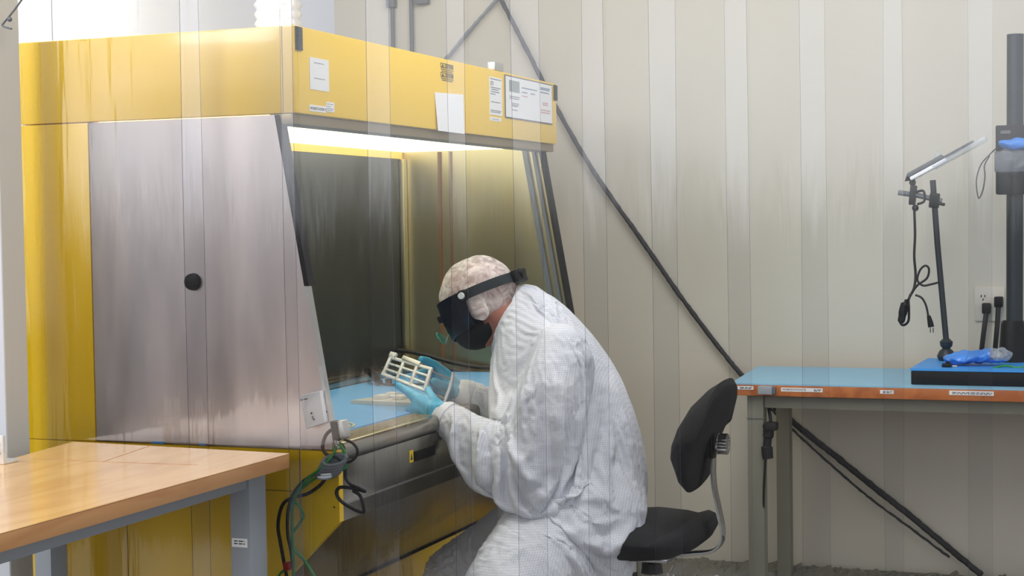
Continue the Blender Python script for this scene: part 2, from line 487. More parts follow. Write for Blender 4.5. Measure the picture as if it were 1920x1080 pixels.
# white sheet hung behind the cabinet
b = bm_()
pts = [(-1.10, -0.7, 1.0), (-1.10, 2.28, 1.0)] + [(-1.10, 2.30, 1.75)] + [(-1.100, 2.662, 2.050), (-1.100, 2.620, 2.122), (-1.100, 2.522, 2.208), (-1.10, 2.02, 2.75), (-1.10, -0.7, 2.75)]
prism(b, pts, (0.006, 0, 0))
o = obj('hanging_sheet', b, 'sheet', smooth=False); tag(o, 'bright white plastic sheet hanging behind the yellow cabinet', 'sheet')
b = bm_(); box(b, (-1.0935, 0.545, 1.0), (-1.0925, 0.548, 2.75)); 
seam = obj('sheet_seam', b, 'print_soft', smooth=False, origin=(-1.10, 0.9, 1.0))
ROOT[seam.name] = Vector((-1.10, 0.9, 1.0))
seam.parent = o; seam.location = Vector((-1.10, 0.9, 1.0)) - o.location

# wall conduits with knots
t = thing('wall_conduit', 'pair of thin grey conduits on the wall above the yellow cabinet', 'conduit', (-0.88, 2.31, 1.9))
for x in (-0.835, -0.755):
    b = bm_(); cyl(b, (x, 2.315, 1.2), (x, 2.315, 2.9), 0.008); obj('pipe', b, 'dark_steel', t)
b = bm_(); box(b, (-0.855, 2.295, 2.135), (-0.82, 2.329, 2.195), 0.006); obj('junction_box', b, 'dark_steel', t)
b = bm_(); box(b, (-0.735, 2.295, 2.14), (-0.68, 2.329, 2.20), 0.006); obj('junction_box', b, 'dark_steel', t)

# foil duct
b = bm_()
secs = []
z = 1.775; k = 0
while z < 2.75:
    rr = 0.072 if k % 2 else 0.063
    secs.append(((-0.545, 0.9, z), (rr, 0, 0), (0, rr, 0))); z += 0.014; k += 1
loft(b, secs, 32)
o = obj('exhaust_duct', b, 'duct', angle=80); tag(o, 'silver ribbed foil duct rising from the cabinet roof', 'duct')

# ------------------------------------------------------------------ yellow laminar flow cabinet
cab = thing('flow_cabinet', 'large yellow laminar flow cabinet with stainless side panel and lit work opening', 'cabinet', (-0.35, 0.92, 0.0))
W = 1.84
b = bm_(); box(b, (-0.79, 0.0, 1.563), (0.0, W, 1.770), 0.006); hood = obj('hood', b, 'yellow', cab)
b = bm_(); box(b, (-0.0345, -0.0012, 1.566), (-0.0330, 0.001, 1.768)); obj('hood_seam', b, 'yellow_dark', hood)
for y0, z0, z1 in ((0.004, 1.712, 1.767), (1.81, 1.712, 1.764)):
    b = bm_()
    for i in range(9):
        zz = z0 + (z1 - z0) * i / 9
        box(b, (-0.001, y0, zz), (0.004, y0 + 0.030, zz + (z1 - z0) / 9 * 0.72))
    box(b, (-0.001, y0, z0), (0.002, y0 + 0.030, z1))
    obj('corner_grip', b, 'black', hood)['label'] = 'black ribbed corner strip'
b = bm_(); box(b, (-0.075, 0.004, 1.538), (-0.012, W - 0.004, 1.5625), 0.003); obj('hood_lip', b, 'bronze', cab)
b = bm_(); box(b, (-0.57, 0.022, 1.553), (-0.077, W - 0.022, 1.562)); obj('light_diffuser', b, 'glow', cab)['label'] = 'glowing yellow light panel'
b = bm_(); box(b, (-0.79, 0.0, 0.765), (-0.586, W, 1.5615), 0.004); obj('rear_column', b, 'yellow', cab)
b = bm_(); box(b, (-0.585, 0.022, 0.80), (-0.575, W - 0.022, 1.528)); obj('back_panel', b, 'steel_back', cab)['label'] = 'steel back panel darkened for its reflection'
b = bm_(); box(b, (-0.585, 0.022, 1.5285), (-0.572, W - 0.022, 1.552)); obj('lit_wall_strip', b, 'yellow_lit', cab)  # yellow colour stands in for lamp glow on top of the back wall
b = bm_(); box(b, (-0.574, W - 0.05, 0.80), (-0.556, W - 0.022, 1.528), 0.003); obj('corner_post', b, 'steel_far', cab)
# near side panel, sloped front edge
near = [(-0.583, 0, 0.768), (-0.583, 0, 1.5605), (-0.058, 0, 1.5605), (0.078, 0, 0.775), (0.078, 0, 0.768)]
b = bm_(); prism(b, near, (0, 0.02, 0)); sp = obj('side_panel', b, 'steel_side', cab, smooth=False); sp['label'] = 'brushed stainless side panel'
b = bm_(); cyl(b, (-0.2905, -0.012, 1.165), (-0.2905, 0.0, 1.165), 0.0195, 0.0215, 28); cyl(b, (-0.2905, -0.014, 1.165), (-0.2905, -0.012, 1.165), 0.015, 0.0185, 28)
obj('hole_plug', b, 'black', sp)['label'] = 'round black plug'
def edge_strip(bm, z0, z1, y0, y1, off0, off1):
    f = lambda zz: -0.058 + (1.5605 - zz) * 0.1732
    prism(bm, [(f(z0) + off0, y0, z0), (f(z1) + off0, y0, z1), (f(z1) + off1, y0, z1), (f(z0) + off1, y0, z0)], (0, y1 - y0, 0))
b = bm_(); edge_strip(b, 1.155, 1.5605, 0.001, 0.032, 0.001, 0.012); obj('edge_gasket', b, 'rubber', sp)
b = bm_(); edge_strip(b, 0.80, 1.154, -0.002, 0.016, 0.001, 0.011); obj('edge_band', b, 'aluminium', sp)
b = bm_(); edge_strip(b, 0.835, 0.965, -0.003, -0.0019, 0.002, 0.010); obj('edge_sticker', b, 'paper', sp)
for x0, x1 in ((-0.42, -0.385), (-0.285, -0.268)):
    b = bm_(); box(b, (x0, -0.0012, 0.7655), (x1, 0.0, 0.7715)); obj('blue_tape', b, 'pad_blue', sp, smooth=False)['label'] = 'scrap of blue tape'
# far side panel
far = [(x, W - 0.02, z) for x, y, z in near]
b = bm_(); prism(b, far, (0, 0.02, 0)); fp = obj('side_panel', b, 'steel_far', cab, smooth=False); fp['label'] = 'far side panel with golden reflection tint'
b = bm_(); edge_strip(b, 0.80, 1.5605, W - 0.04, W + 0.002, 0.001, 0.012); obj('edge_gasket', b, 'rubber', fp)
b = bm_(); edge_strip(b, 0.80, 1.555, W - 0.034, W - 0.0205, -0.028, -0.016); edge_strip(b, 0.80, 1.555, W - 0.034, W - 0.0205, -0.062, -0.045); obj('edge_band', b, 'dark_steel', fp)  # extra strips added as refracted repeats of the gasket seen through the curtain
b = bm_(); box(b, (-0.435, W - 0.028, 0.80), (-0.425, W - 0.0195, 1.55)); box(b, (-0.39, W - 0.026, 0.80), (-0.384, W - 0.0195, 1.55)); obj('seam_or_reflection', b, 'reflect_brown', fp)  # brown strips painted in for vertical streaks reflected in the panel
# work surface
b = bm_(); box(b, (-0.575, 0.021, 0.755), (0.012, W - 0.021, 0.782), 0.002); ws = obj('work_surface', b, 'steel', cab)
b = bm_(); box(b, (-0.574, 0.022, 0.783), (-0.50, W - 0.05, 0.812), 0.004); obj('rear_ledge', b, 'steel', ws)
b = bm_()
# perforated intake grille: bars leaving open holes
box(b, (0.012, 0.021, 0.760), (0.080, W - 0.021, 0.766))
gr0 = obj('grille_pan', b, 'black', cab)
b = bm_()
for i in range(6):
    x = 0.013 + i * 0.0128
    box(b, (x, 0.021, 0.7785), (x + 0.003, W - 0.021, 0.7835))
y = 0.022
while y < W - 0.024:
    box(b, (0.013, y, 0.779), (0.080, y + 0.0035, 0.783)); y += 0.015
obj('intake_grille', b, 'grille', cab, smooth=False)
# front apron with rolled lip
b = bm_()
prof = [(0.080, 0.76), (0.080, 0.783), (0.088, 0.785), (0.098, 0.780), (0.103, 0.770), (0.104, 0.752), (0.100, 0.744), (0.085, 0.744)]
prism(b, [(x, 0.021, z) for x, z in prof], (0, W - 0.042, 0)); obj('front_lip', b, 'steel_front', cab, angle=50)
b = bm_(); box(b, (0.070, 0.021, 0.739), (0.092, W - 0.021, 0.744)); obj('lip_gap', b, 'black', cab)
b = bm_(); box(b, (0.06, 0.0215, 0.638), (0.0945, W - 0.0215, 0.739), 0.002); ap = obj('front_apron', b, 'steel_front', cab)
b = bm_(); box(b, (0.0946, 0.425, 0.680), (0.0975, 0.556, 0.706), 0.001); box(b, (0.0976, 0.432, 0.684), (0.0985, 0.549, 0.702))
obj('recessed_handle', b, 'black', ap)['label'] = 'black recessed handle'
b = bm_(); box(b, (0.0946, 0.395, 0.681), (0.0955, 0.418, 0.712)); wl_ = obj('warning_label', b, 'label_yellow', ap)
b = bm_()
prism(b, [(0.0956, 0.400, 0.687), (0.0956, 0.4135, 0.687), (0.0956, 0.40675, 0.706)], (0.0004, 0, 0)); obj('warning_triangle', b, 'print', wl_, smooth=False)
b = bm_(); prism(b, [(0.0937, 0.0215, 0.6325), (0.0937, 0.0215, 0.596), (-0.197, 0.0215, 0.3055), (-0.23, 0.0215, 0.3055), (-0.23, 0.0215, 0.6325)], (0, W - 0.043, 0))
obj('lower_panel', b, 'steel_front', cab, smooth=False)
b = bm_(); box(b, (0.055, 0.022, 0.6326), (0.0925, W - 0.022, 0.6379)); obj('seam_or_reflection', b, 'aluminium', cab)
b = bm_(); prism(b, [(-0.19, 0.0215, 0.3035), (-0.205, 0.0215, 0.298), (-0.215, 0.0215, 0.3035)], (0, W - 0.043, 0)); obj('lower_trim', b, 'black', cab, smooth=False)
b = bm_(); prism(b, [(-0.21, 0.021, 0.02), (-0.21, 0.021, 0.297), (-0.72, 0.021, 0.297), (-0.72, 0.021, 0.02)], (0, W - 0.042, 0)); obj('plinth', b, 'yellow', cab, smooth=False)
# yellow base cheeks
side = [(-0.79, 0, 0.0), (-0.79, 0, 0.764), (0.094, 0, 0.764), (0.0945, 0, 0.597), (-0.185, 0, 0.318), (-0.185, 0, 0.0)]
for y in (0.0, W - 0.021):
    b = bm_(); prism(b, [(x, y, z) for x, _, z in side], (0, 0.021, 0)); sd = obj('base_cheek', b, 'yellow', cab, smooth=False)
    if y == 0.0:
        b = bm_(); box(b, (-0.010, -0.001, 0.60), (-0.008, 0.0005, 0.764)); box(b, (-0.30, -0.001, 0.664), (-0.008, 0.0005, 0.666)); box(b, (-0.50, -0.001, 0.0), (-0.498, 0.0005, 0.764)); obj('cheek_seam', b, 'yellow_dark', sd)
        b = bm_(); cyl(b, (0.081, -0.0015, 0.632), (0.081, 0.0005, 0.632), 0.002); obj('rivet', b, 'black', sd)
b = bm_(); box(b, (-0.79, 0.021, 0.30), (-0.60, W - 0.021, 0.764)); obj('base_back', b, 'yellow', cab)
# hood papers and plates
YR, ZU = (0, 1, 0), (0, 0, 1)
def sticker(name, y0, y1, z0, z1, material='paper', par=None, d=0.0008, x0=0.0003):
    b = bm_(); box(b, (x0, y0, z0), (x0 + d, y1, z1)); return obj(name, b, material, par or hood, smooth=False)
s = sticker('notice_paper', 0.071, 0.169, 1.624, 1.701)
b = bm_(); lines_bm(b, (0.0013, 0.071, 1.624), YR, ZU, [(0.022, 0.065, 0.05), (0.022, 0.028, 0.055)], 0.002); obj('lettering', b, 'print_soft', s, smooth=False)
s = sticker('workstation_label', 0.066, 0.151, 1.5715, 1.587)
b = bm_(); text_bm(b, 'WORKSTATION 72', (0.0012, 0.069, 1.5755), YR, ZU, 0.0098); obj('lettering', b, 'print', s, smooth=False)
s = sticker('asset_sticker', 0.152, 0.195, 1.575, 1.599)
b = bm_(); lines_bm(b, (0.0013, 0.152, 1.575), YR, ZU, [(0.004, 0.019, 0.034), (0.004, 0.013, 0.02), (0.004, 0.008, 0.034), (0.004, 0.004, 0.030)], 0.0016); obj('lettering', b, 'print_soft', s, smooth=False)
b = bm_()
for z in (1.748, 1.722):
    for (a0, a1, c0, c1) in ((0.855, 0.945, z + 0.006, z + 0.0075), (0.855, 0.945, z - 0.006, z - 0.0045), (0.855, 0.857, z - 0.006, z + 0.0075), (0.943, 0.945, z - 0.006, z + 0.0075)):
        box(b, (0.0002, a0, c0), (0.001, a1, c1))
    text_bm(b, 'CAUTION', (0.0008, 0.884, z - 0.0036), YR, ZU, 0.0125)
    prism(b, [(0.0002, 0.861, z - 0.004), (0.0002, 0.879, z - 0.004), (0.0002, 0.870, z + 0.005)], (0.0008, 0, 0))
    lines_bm(b, (0.0006, 0.855, z - 0.018), YR, ZU, [(0.003, 0.008, 0.088), (0.008, 0.003, 0.075)], 0.0024)
obj('caution_print', b, 'caution', hood, smooth=False)['label'] = 'black caution markings'
b = bm_(); prism(b, [(0.0004, 0.809, 1.668), (0.0004, 1.016, 1.676), (0.006, 1.008, 1.560), (0.006, 0.816, 1.5605)], (0.0008, 0, 0)); obj('blank_paper', b, 'paper', hood, smooth=False)
s = sticker('specification_sticker', 1.224, 1.328, 1.630, 1.746)
b = bm_()
lines_bm(b, (0.0013, 1.224, 1.630), YR, ZU, [(0.008, 0.110, 0.09), (0.008, 0.084, 0.085), (0.014, 0.078, 0.06), (0.012, 0.071, 0.07), (0.008, 0.064, 0.04), (0.012, 0.040, 0.075), (0.008, 0.014, 0.085), (0.008, 0.009, 0.08)], 0.0022)
text_bm(b, 'ETI', (0.0012, 1.232, 1.720), YR, ZU, 0.018)
obj('lettering', b, 'print', s, smooth=False)
s = sticker('small_sticker', 1.226, 1.318, 1.612, 1.623)
b = bm_(); lines_bm(b, (0.0013, 1.226, 1.612), YR, ZU, [(0.015, 0.0055, 0.06)], 0.002); obj('lettering', b, 'print_soft', s, smooth=False)
s = sticker('document_holder', 1.352, 1.788, 1.627, 1.762, 'dark_steel', d=0.002)
b = bm_(); box(b, (0.0024, 1.357, 1.631), (0.0034, 1.783, 1.758)); obj('document_sheet', b, 'paper', s, smooth=False)
b = bm_(); box(b, (0.0035, 1.385, 1.712), (0.004, 1.475, 1.748)); obj('document_photo', b, 'paper_grey', s, smooth=False)
b = bm_(); lines_bm(b, (0.0037, 1.357, 1.631), YR, ZU, [(0.03, 0.066, 0.09), (0.03, 0.060, 0.085), (0.05, 0.045, 0.06), (0.05, 0.040, 0.06), (0.05, 0.036, 0.05), (0.05, 0.024, 0.05)], 0.003); obj('lettering', b, 'print_soft', s, smooth=False)
b = bm_(); lines_bm(b, (0.0037, 1.357, 1.631), YR, ZU, [(0.14, 0.100, 0.14), (0.14, 0.086, 0.05), (0.22, 0.086, 0.04), (0.315, 0.113, 0.09), (0.315, 0.108, 0.085), (0.315, 0.098, 0.08)], 0.0035); obj('header_lettering', b, 'print_blue', s, smooth=False)
b = bm_(); lines_bm(b, (0.0037, 1.357, 1.631), YR, ZU, [(0.14, 0.074, 0.05), (0.335, 0.064, 0.05), (0.335, 0.058, 0.05), (0.315, 0.040, 0.09), (0.315, 0.032, 0.09)], 0.003); obj('red_lettering', b, 'print_red', s, smooth=False)
# latch on hood top
b = bm_(); box(b, (-0.03, 1.285, 1.7705), (-0.004, 1.36, 1.797), 0.004); obj('roof_bracket', b, 'aluminium', hood)

# ------------------------------------------------------------------ things in the cabinet
b = bm_(); prism(b, [(-0.495, 0.06, 0.7825), (-0.495, 1.76, 0.7825), (0.010, 1.76, 0.7825), (0.010, 0.06, 0.7825)], (0, 0, 0.004))
o = obj('work_mat', b, 'mat_blue', smooth=False); tag(o, 'blue work mat lying inside the yellow cabinet', 'mat')
def hose(name, pts, r, m, label, cat='cable', group=None):
    b = bm_(); tube(b, pts, r, 10); o = obj(name, b, m, angle=60); return tag(o, label, cat, group)
hose('air_hose', [(-0.621, 1.750, 0.859), (-0.548, 1.760, 0.855), (-0.470, 1.770, 0.840), (-0.374, 1.780, 0.815), (-0.288, 1.790, 0.801), (-0.202, 1.800, 0.798), (-0.135, 1.805, 0.797)], 0.008, 'cable', 'upper black hose sagging along the far cabinet panel')
hose('air_hose', [(-0.477, 1.740, 0.832), (-0.401, 1.750, 0.802), (-0.326, 1.760, 0.786), (-0.230, 1.770, 0.778), (-0.126, 1.780, 0.777)], 0.008, 'cable', 'lower black hose behind the worker gloves')
t = thing('cable_clamp', 'black clamp cable lying on the blue mat near the back ledge', 'cable', (-0.42, 1.28, 0.79))
b = bm_(); tube(b, [(-0.50, 1.36, 0.822), (-0.47, 1.33, 0.820), (-0.43, 1.28, 0.806), (-0.40, 1.25, 0.797)], [0.011, 0.013, 0.012, 0.009], 10); obj('clamp_body', b, 'black', t)
b = bm_(); tube(b, [(-0.41, 1.25, 0.797), (-0.36, 1.22, 0.793), (-0.30, 1.24, 0.793), (-0.24, 1.28, 0.793)], 0.004, 8); obj('lead', b, 'cable', t)
b = bm_(); cyl(b, (-0.385, 1.28, 0.787), (-0.385, 1.28, 0.806), 0.011); obj('knob', b, 'black', t)
# second rack lying on the mat
t = thing('machined_plate', 'flat pale machined frame lying on the blue work mat', 'metal frame', (-0.13, 0.82, 0.787))
b = bm_(); prism(b, [(-0.252, 0.75, 0.787), (-0.02, 0.72, 0.787), (0.0, 0.90, 0.787), (-0.19, 0.96, 0.787)], (0, 0, 0.010)); obj('base_plate', b, 'smoke_clear', t, smooth=False)
b = bm_()
for x in (-0.20, -0.14, -0.08, -0.03):
    box(b, (x, 0.79, 0.7975), (x + 0.03, 0.84, 0.808), 0.002); box(b, (x, 0.87, 0.7975), (x + 0.03, 0.90, 0.808), 0.002)
box(b, (-0.22, 0.84, 0.7975), (0.0, 0.87, 0.802)); obj('raised_rib', b, 'alu_bright', t)
t = thing('tweezer_tool', 'small cream plastic tool at the front left of the blue mat', 'tool', (-0.01, 0.27, 0.787))
b = bm_(); tube(b, [(-0.055, 0.275, 0.790), (-0.03, 0.285, 0.790), (0.0, 0.25, 0.790)], 0.003, 8); obj('handle', b, 'tool_white', t)
b = bm_(); tube(b, [(-0.04, 0.32, 0.790), (-0.01, 0.29, 0.790), (0.003, 0.25, 0.790)], 0.0022, 8); obj('arm', b, 'tool_white', t)

# ------------------------------------------------------------------ outlet box and cords on the cabinet's front corner
t = thing('outlet_box', 'white power outlet box with steel bracket on the side panel edge', 'outlet', (0.04, -0.02, 0.82))
b = bm_(); pr = [(0.008, -0.030, 0.897), (0.064, -0.030, 0.910), (0.076, -0.030, 0.835), (0.026, -0.030, 0.819)]
prism(b, pr, (0, 0.0295, 0), 0.003); ob = obj('housing', b, 'white_plastic', t)
b = bm_(); prism(b, [(0.031, -0.031, 0.860), (0.048, -0.031, 0.865), (0.053, -0.031, 0.838), (0.037, -0.031, 0.834)], (0, 0.002, 0)); so = obj('socket', b, 'paper', t)
b = bm_()
for px in ((0.042, -0.032, 0.857), (0.045, -0.032, 0.848), (0.048, -0.032, 0.843)):
    cyl(b, (px[0], -0.0325, px[2]), (px[0], -0.031, px[2]), 0.0024)
obj('socket_slot', b, 'black', so)
b = bm_(); lines_bm(b, (0.012, -0.0306, 0.887), (1, 0, 0.2), (-0.2, 0, 1), [(0.0, 0.0, 0.02)], 0.002); obj('lettering', b, 'print', ob, smooth=False)
b = bm_(); prism(b, [(0.057, -0.012, 0.908), (0.072, -0.012, 0.911), (0.091, -0.012, 0.806), (0.070, -0.012, 0.805)], (0, 0.010, 0)); br = obj('bracket', b, 'aluminium', t, smooth=False)
for px in ((0.061, -0.013, 0.899), (0.065, -0.013, 0.881), (0.070, -0.013, 0.859)):
    b = bm_(); cyl(b, (px[0], -0.015, px[2]), (px[0], -0.011, px[2]), 0.003)
    obj('screw', b, 'black', br)

t = thing('power_adapter', 'black and silver plug adapter hanging at the cabinet front corner', 'adapter', (0.11, -0.03, 0.79))
b = bm_(); prism(b, [(0.090, -0.035, 0.840), (0.108, -0.035, 0.840), (0.115, -0.035, 0.796), (0.098, -0.035, 0.790)], (0, 0.03, 0), 0.004); obj('plug_body', b, 'black', t)
b = bm_(); prism(b, [(0.110, -0.038, 0.842), (0.125, -0.038, 0.843), (0.132, -0.038, 0.802), (0.118, -0.038, 0.796)], (0, 0.034, 0), 0.005); obj('adapter_shell', b, 'aluminium', t)
b = bm_(); cyl(b, (0.103, -0.030, 0.795), (0.108, -0.030, 0.777), 0.007, 0.005); obj('strain_relief', b, 'aluminium', t)

yc = -0.035
hose('power_cable', [(0.094, -0.034, 0.820), (0.080, -0.036, 0.805), (0.072, -0.036, 0.779), (0.082, -0.036, 0.762), (0.104, -0.036, 0.757), (0.120, -0.036, 0.749), (0.130, -0.036, 0.729), (0.131, -0.036, 0.709), (0.144, -0.036, 0.695), (0.163, -0.036, 0.688), (0.181, -0.036, 0.680), (0.158, -0.036, 0.684), (0.133, -0.036, 0.687), (0.113, -0.036, 0.685), (0.106, -0.036, 0.671), (0.118, -0.036, 0.654), (0.143, -0.036, 0.640), (0.169, -0.036, 0.631), (0.177, -0.036, 0.636), (0.168, -0.036, 0.668), (0.149, -0.036, 0.680)], 0.0042, 'cable', 'black cord looping beside the seam of the front apron')
hose('power_cable', [(0.086, -0.045, 0.736), (0.055, -0.045, 0.717), (0.020, -0.045, 0.694), (-0.006, -0.045, 0.662), (-0.018, -0.045, 0.623), (-0.020, -0.045, 0.573), (-0.012, -0.045, 0.529), (-0.005, -0.045, 0.466)], 0.0042, 'cable', 'black cord hanging straight down below the grey cable wrap')
hose('power_cable', [(0.085, -0.050, 0.707), (0.068, -0.050, 0.689), (0.035, -0.050, 0.669), (-0.008, -0.050, 0.657), (-0.032, -0.050, 0.636), (-0.043, -0.050, 0.591), (-0.037, -0.050, 0.547), (-0.022, -0.050, 0.466)], 0.0042, 'cable', 'black cord bowing furthest toward the wooden table')
hose('power_cable', [(0.125, -0.045, 0.748), (0.144, -0.042, 0.748), (0.161, -0.040, 0.761), (0.164, -0.040, 0.778), (0.151, -0.040, 0.793), (0.130, -0.040, 0.799)], 0.0034, 'cable', 'thin dark cord curving right of the silver adapter')
hose('ground_wire', [(0.115, -0.034, 0.788), (0.129, -0.036, 0.769), (0.136, -0.040, 0.747), (0.128, -0.046, 0.730), (0.072, -0.052, 0.714), (0.030, -0.052, 0.687), (0.003, -0.052, 0.658), (0.017, -0.052, 0.639), (0.026, -0.052, 0.617), (0.013, -0.052, 0.595), (-0.004, -0.052, 0.572), (0.001, -0.052, 0.537), (0.026, -0.052, 0.513), (0.056, -0.052, 0.471)], 0.0036, 'cable_green', 'green wire ending below toward the dark front panel')
hose('ground_wire', [(0.106, -0.034, 0.780), (0.100, -0.045, 0.759), (0.074, -0.055, 0.730), (0.031, -0.055, 0.696), (0.003, -0.055, 0.651), (-0.003, -0.055, 0.600), (-0.001, -0.055, 0.538), (-0.001, -0.055, 0.468)], 0.0036, 'cable_green', 'green wire hanging straight among the black cords')
# grey wrap around the bundle
b = bm_()
for k in range(5):
    c0 = Vector((0.100, -0.045, 0.737)); dx = Vector((0.125, -0.045, 0.730)) - Vector((0.069, -0.045, 0.723))
    pts = []
    for i in range(17):
        a = 2 * math.pi * i / 16
        pts.append(c0 + dx.normalized() * (0.030 * math.cos(a) + (k - 2) * 0.004) + Vector((0, 1, 0)) * 0.018 * math.sin(a) * (1 - 0.1 * k) + Vector((0, 0, 1)) * (0.004 * (k - 2) * 1.6 + 0.012 * math.sin(a)))
    tube(b, pts, 0.0052, 8, n=2)
o = obj('cable_wrap', b, 'cable_grey', angle=60); tag(o, 'coil of grey cord bundling the cables at the cabinet corner', 'cable coil')
t = thing('red_connector', 'small red connector at the lower end of the hanging cords', 'connector', (-0.013, -0.060, 0.490))
b = bm_(); prism(b, [(-0.025, -0.066, 0.505), (-0.005, -0.066, 0.510), (-0.001, -0.066, 0.492), (-0.021, -0.066, 0.485)], (0, 0.012, 0), 0.002); obj('shell', b, 'red', t)
b = bm_(); tube(b, [(-0.025, -0.060, 0.487), (-0.036, -0.060, 0.476), (-0.048, -0.060, 0.453)], 0.003, 8); obj('lead', b, 'cable_green', t)

# ------------------------------------------------------------------ wooden work table at left
TH = 0.775
tbl = thing('work_table', 'wood topped work table with grey steel legs beside the yellow cabinet', 'table', (-0.35, -0.9, 0.0))
p_fr, p_fl, p_nl, p_nr = (0.033, -0.124, 0.775), (-0.595, -0.082, 0.775), (-0.543, -0.419, 0.775), (0.026, -1.130, 0.775)
dirn = (Vector(p_nr) - Vector(p_fr)); dirn /= -dirn.y
e_nr = Vector(p_fr) + dirn * 1.75
e_nl = Vector(p_nl) + Vector((0.0, -1.45, 0))
outline = [Vector(p_fr), Vector(p_fl), Vector(p_nl), e_nl, e_nr]
b = bm_(); prism(b, [p + Vector((0, 0, -0.0015)) for p in outline], (0, 0, 0.0015)); 
tp = obj('table_top', b, 'maple', tbl, smooth=False)
b = bm_(); prism(b, [p + Vector((0, 0, -0.034)) for p in outline], (0, 0, 0.0324), 0.003); obj('top_edge', b, 'maple_edge', tp)
b = bm_()
def groove(p, q, w=0.0016):
    p, q = Vector(p), Vector(q); d = (q - p).normalized(); s_ = Vector((-d.y, d.x, 0)) * w
    prism(b, [p - s_, q - s_, q + s_, p + s_], (0, 0, 0.0004))
groove((-0.504, -0.357, 0.775), (-0.313, -0.356, 0.775)); groove((-0.313, -0.356, 0.775), (-0.076, -0.341, 0.775)); groove((-0.313, -0.356, 0.775), (-0.362, -0.090, 0.775))
obj('board_seam', b, 'maple_edge', tp, smooth=False)
def table_leg(x0, x1, y0, y1, parent):
    b = bm_(); box(b, (x0, y0, 0.0), (x1, y1, 0.7405), 0.003); return obj('leg', b, 'grey_steel', parent)
l1 = table_leg(-0.088, -0.036, -0.19, -0.115, tbl)
l2 = table_leg(-0.622, -0.575, -0.205, -0.14, tbl)
table_leg(-0.088, -0.036, -1.80, -1.74, tbl); table_leg(-0.60, -0.55, -1.80, -1.74, tbl)
b = bm_(); box(b, (-0.080, -1.74, 0.700), (-0.042, -0.191, 0.7405), 0.002); box(b, (-0.575, -0.185, 0.690), (-0.089, -0.150, 0.7405), 0.002); box(b, (-0.60, -1.74, 0.700), (-0.57, -0.206, 0.7405), 0.002); obj('apron_rail', b, 'grey_steel', tbl)
XR = (1, 0, 0)
b = bm_(); box(b, (-0.084, -0.1912, 0.565), (-0.044, -0.1901, 0.585)); s = obj('leg_sticker', b, 'paper', l1, smooth=False)
b = bm_(); lines_bm(b, (-0.080, -0.1914, 0.568), XR, ZU, [(0.002, 0.011, 0.028), (0.002, 0.005, 0.028)], 0.0025); obj('lettering', b, 'print', s, smooth=False)
b = bm_(); box(b, (-0.5748, -0.20, 0.655), (-0.5738, -0.155, 0.675)); s = obj('leg_sticker', b, 'paper', l2, smooth=False)
# bracket on table
t = thing('metal_bracket', 'small aluminium bracket with holes standing on the wooden table', 'bracket', (-0.53, -0.43, 0.7752))
b = bm_(); box(b, (-0.60, -0.455, 0.7752), (-0.505, -0.445, 0.840), 0.002); br = obj('plate', b, 'alu_bright', t)
b = bm_(); box(b, (-0.60, -0.445, 0.7752), (-0.505, -0.40, 0.782), 0.002); obj('flange', b, 'alu_bright', t)
for x, z in ((-0.517, 0.820), (-0.517, 0.800), (-0.535, 0.795)):
    b = bm_(); cyl(b, (x, -0.4562, z), (x, -0.4548, z), 0.0042); obj('hole', b, 'black', br)

# ------------------------------------------------------------------ post, hook, clutter at the far left
t = thing('support_post', 'white square steel post standing left of the yellow cabinet', 'post', (-0.735, -0.15, 0.0))
b = bm_(); box(b, (-0.76, -0.19, 0.0), (-0.708, -0.10, 2.7), 0.003); obj('column', b, 'post', t)
b = bm_(); box(b, (-0.7078, -0.187, 0.0), (-0.7068, -0.103, 2.7)); obj('shaded_side', b, 'post_shaded', t)['label'] = 'side face in a shaded beige tone'  # thin sheet putting the shade of this side into its colour
for z in (0.93, 1.25):
    b = bm_(); cyl(b, (-0.735, -0.1915, z), (-0.735, -0.1895, z), 0.003); obj('screw', b, 'dark_steel', t)
t = thing('hanging_hook', 'bent wire hook hanging at the top of the white post', 'hook', (-0.666, -0.200, 1.785))
b = bm_(); tube(b, [(-0.611, -0.200, 1.852), (-0.643, -0.200, 1.819), (-0.675, -0.200, 1.790), (-0.677, -0.200, 1.785), (-0.669, -0.200, 1.781), (-0.651, -0.200, 1.776)], 0.0024, 8, n=4); obj('wire', b, 'dark_steel', t)
b = bm_(); ball(b, (-0.656, -0.200, 1.799), 0.006); obj('clamp', b, 'dark_steel', t)
b = bm_(); box(b, (-1.25, 0.55, 0.0), (-1.05, 0.95, 0.86), 0.005); box(b, (-1.25, 0.55, 0.95), (-1.05, 0.95, 0.985)); 
for z in (0.86,): box(b, (-1.24, 0.56, z), (-1.20, 0.60, 0.95)); box(b, (-1.10, 0.56, z), (-1.06, 0.60, 0.95)); box(b, (-1.24, 0.90, z), (-1.20, 0.94, 0.95)); box(b, (-1.10, 0.90, z), (-1.06, 0.94, 0.95))
o = obj('dark_rack', b, 'dark_box'); tag(o, 'dark equipment rack glimpsed behind the white post', 'rack')

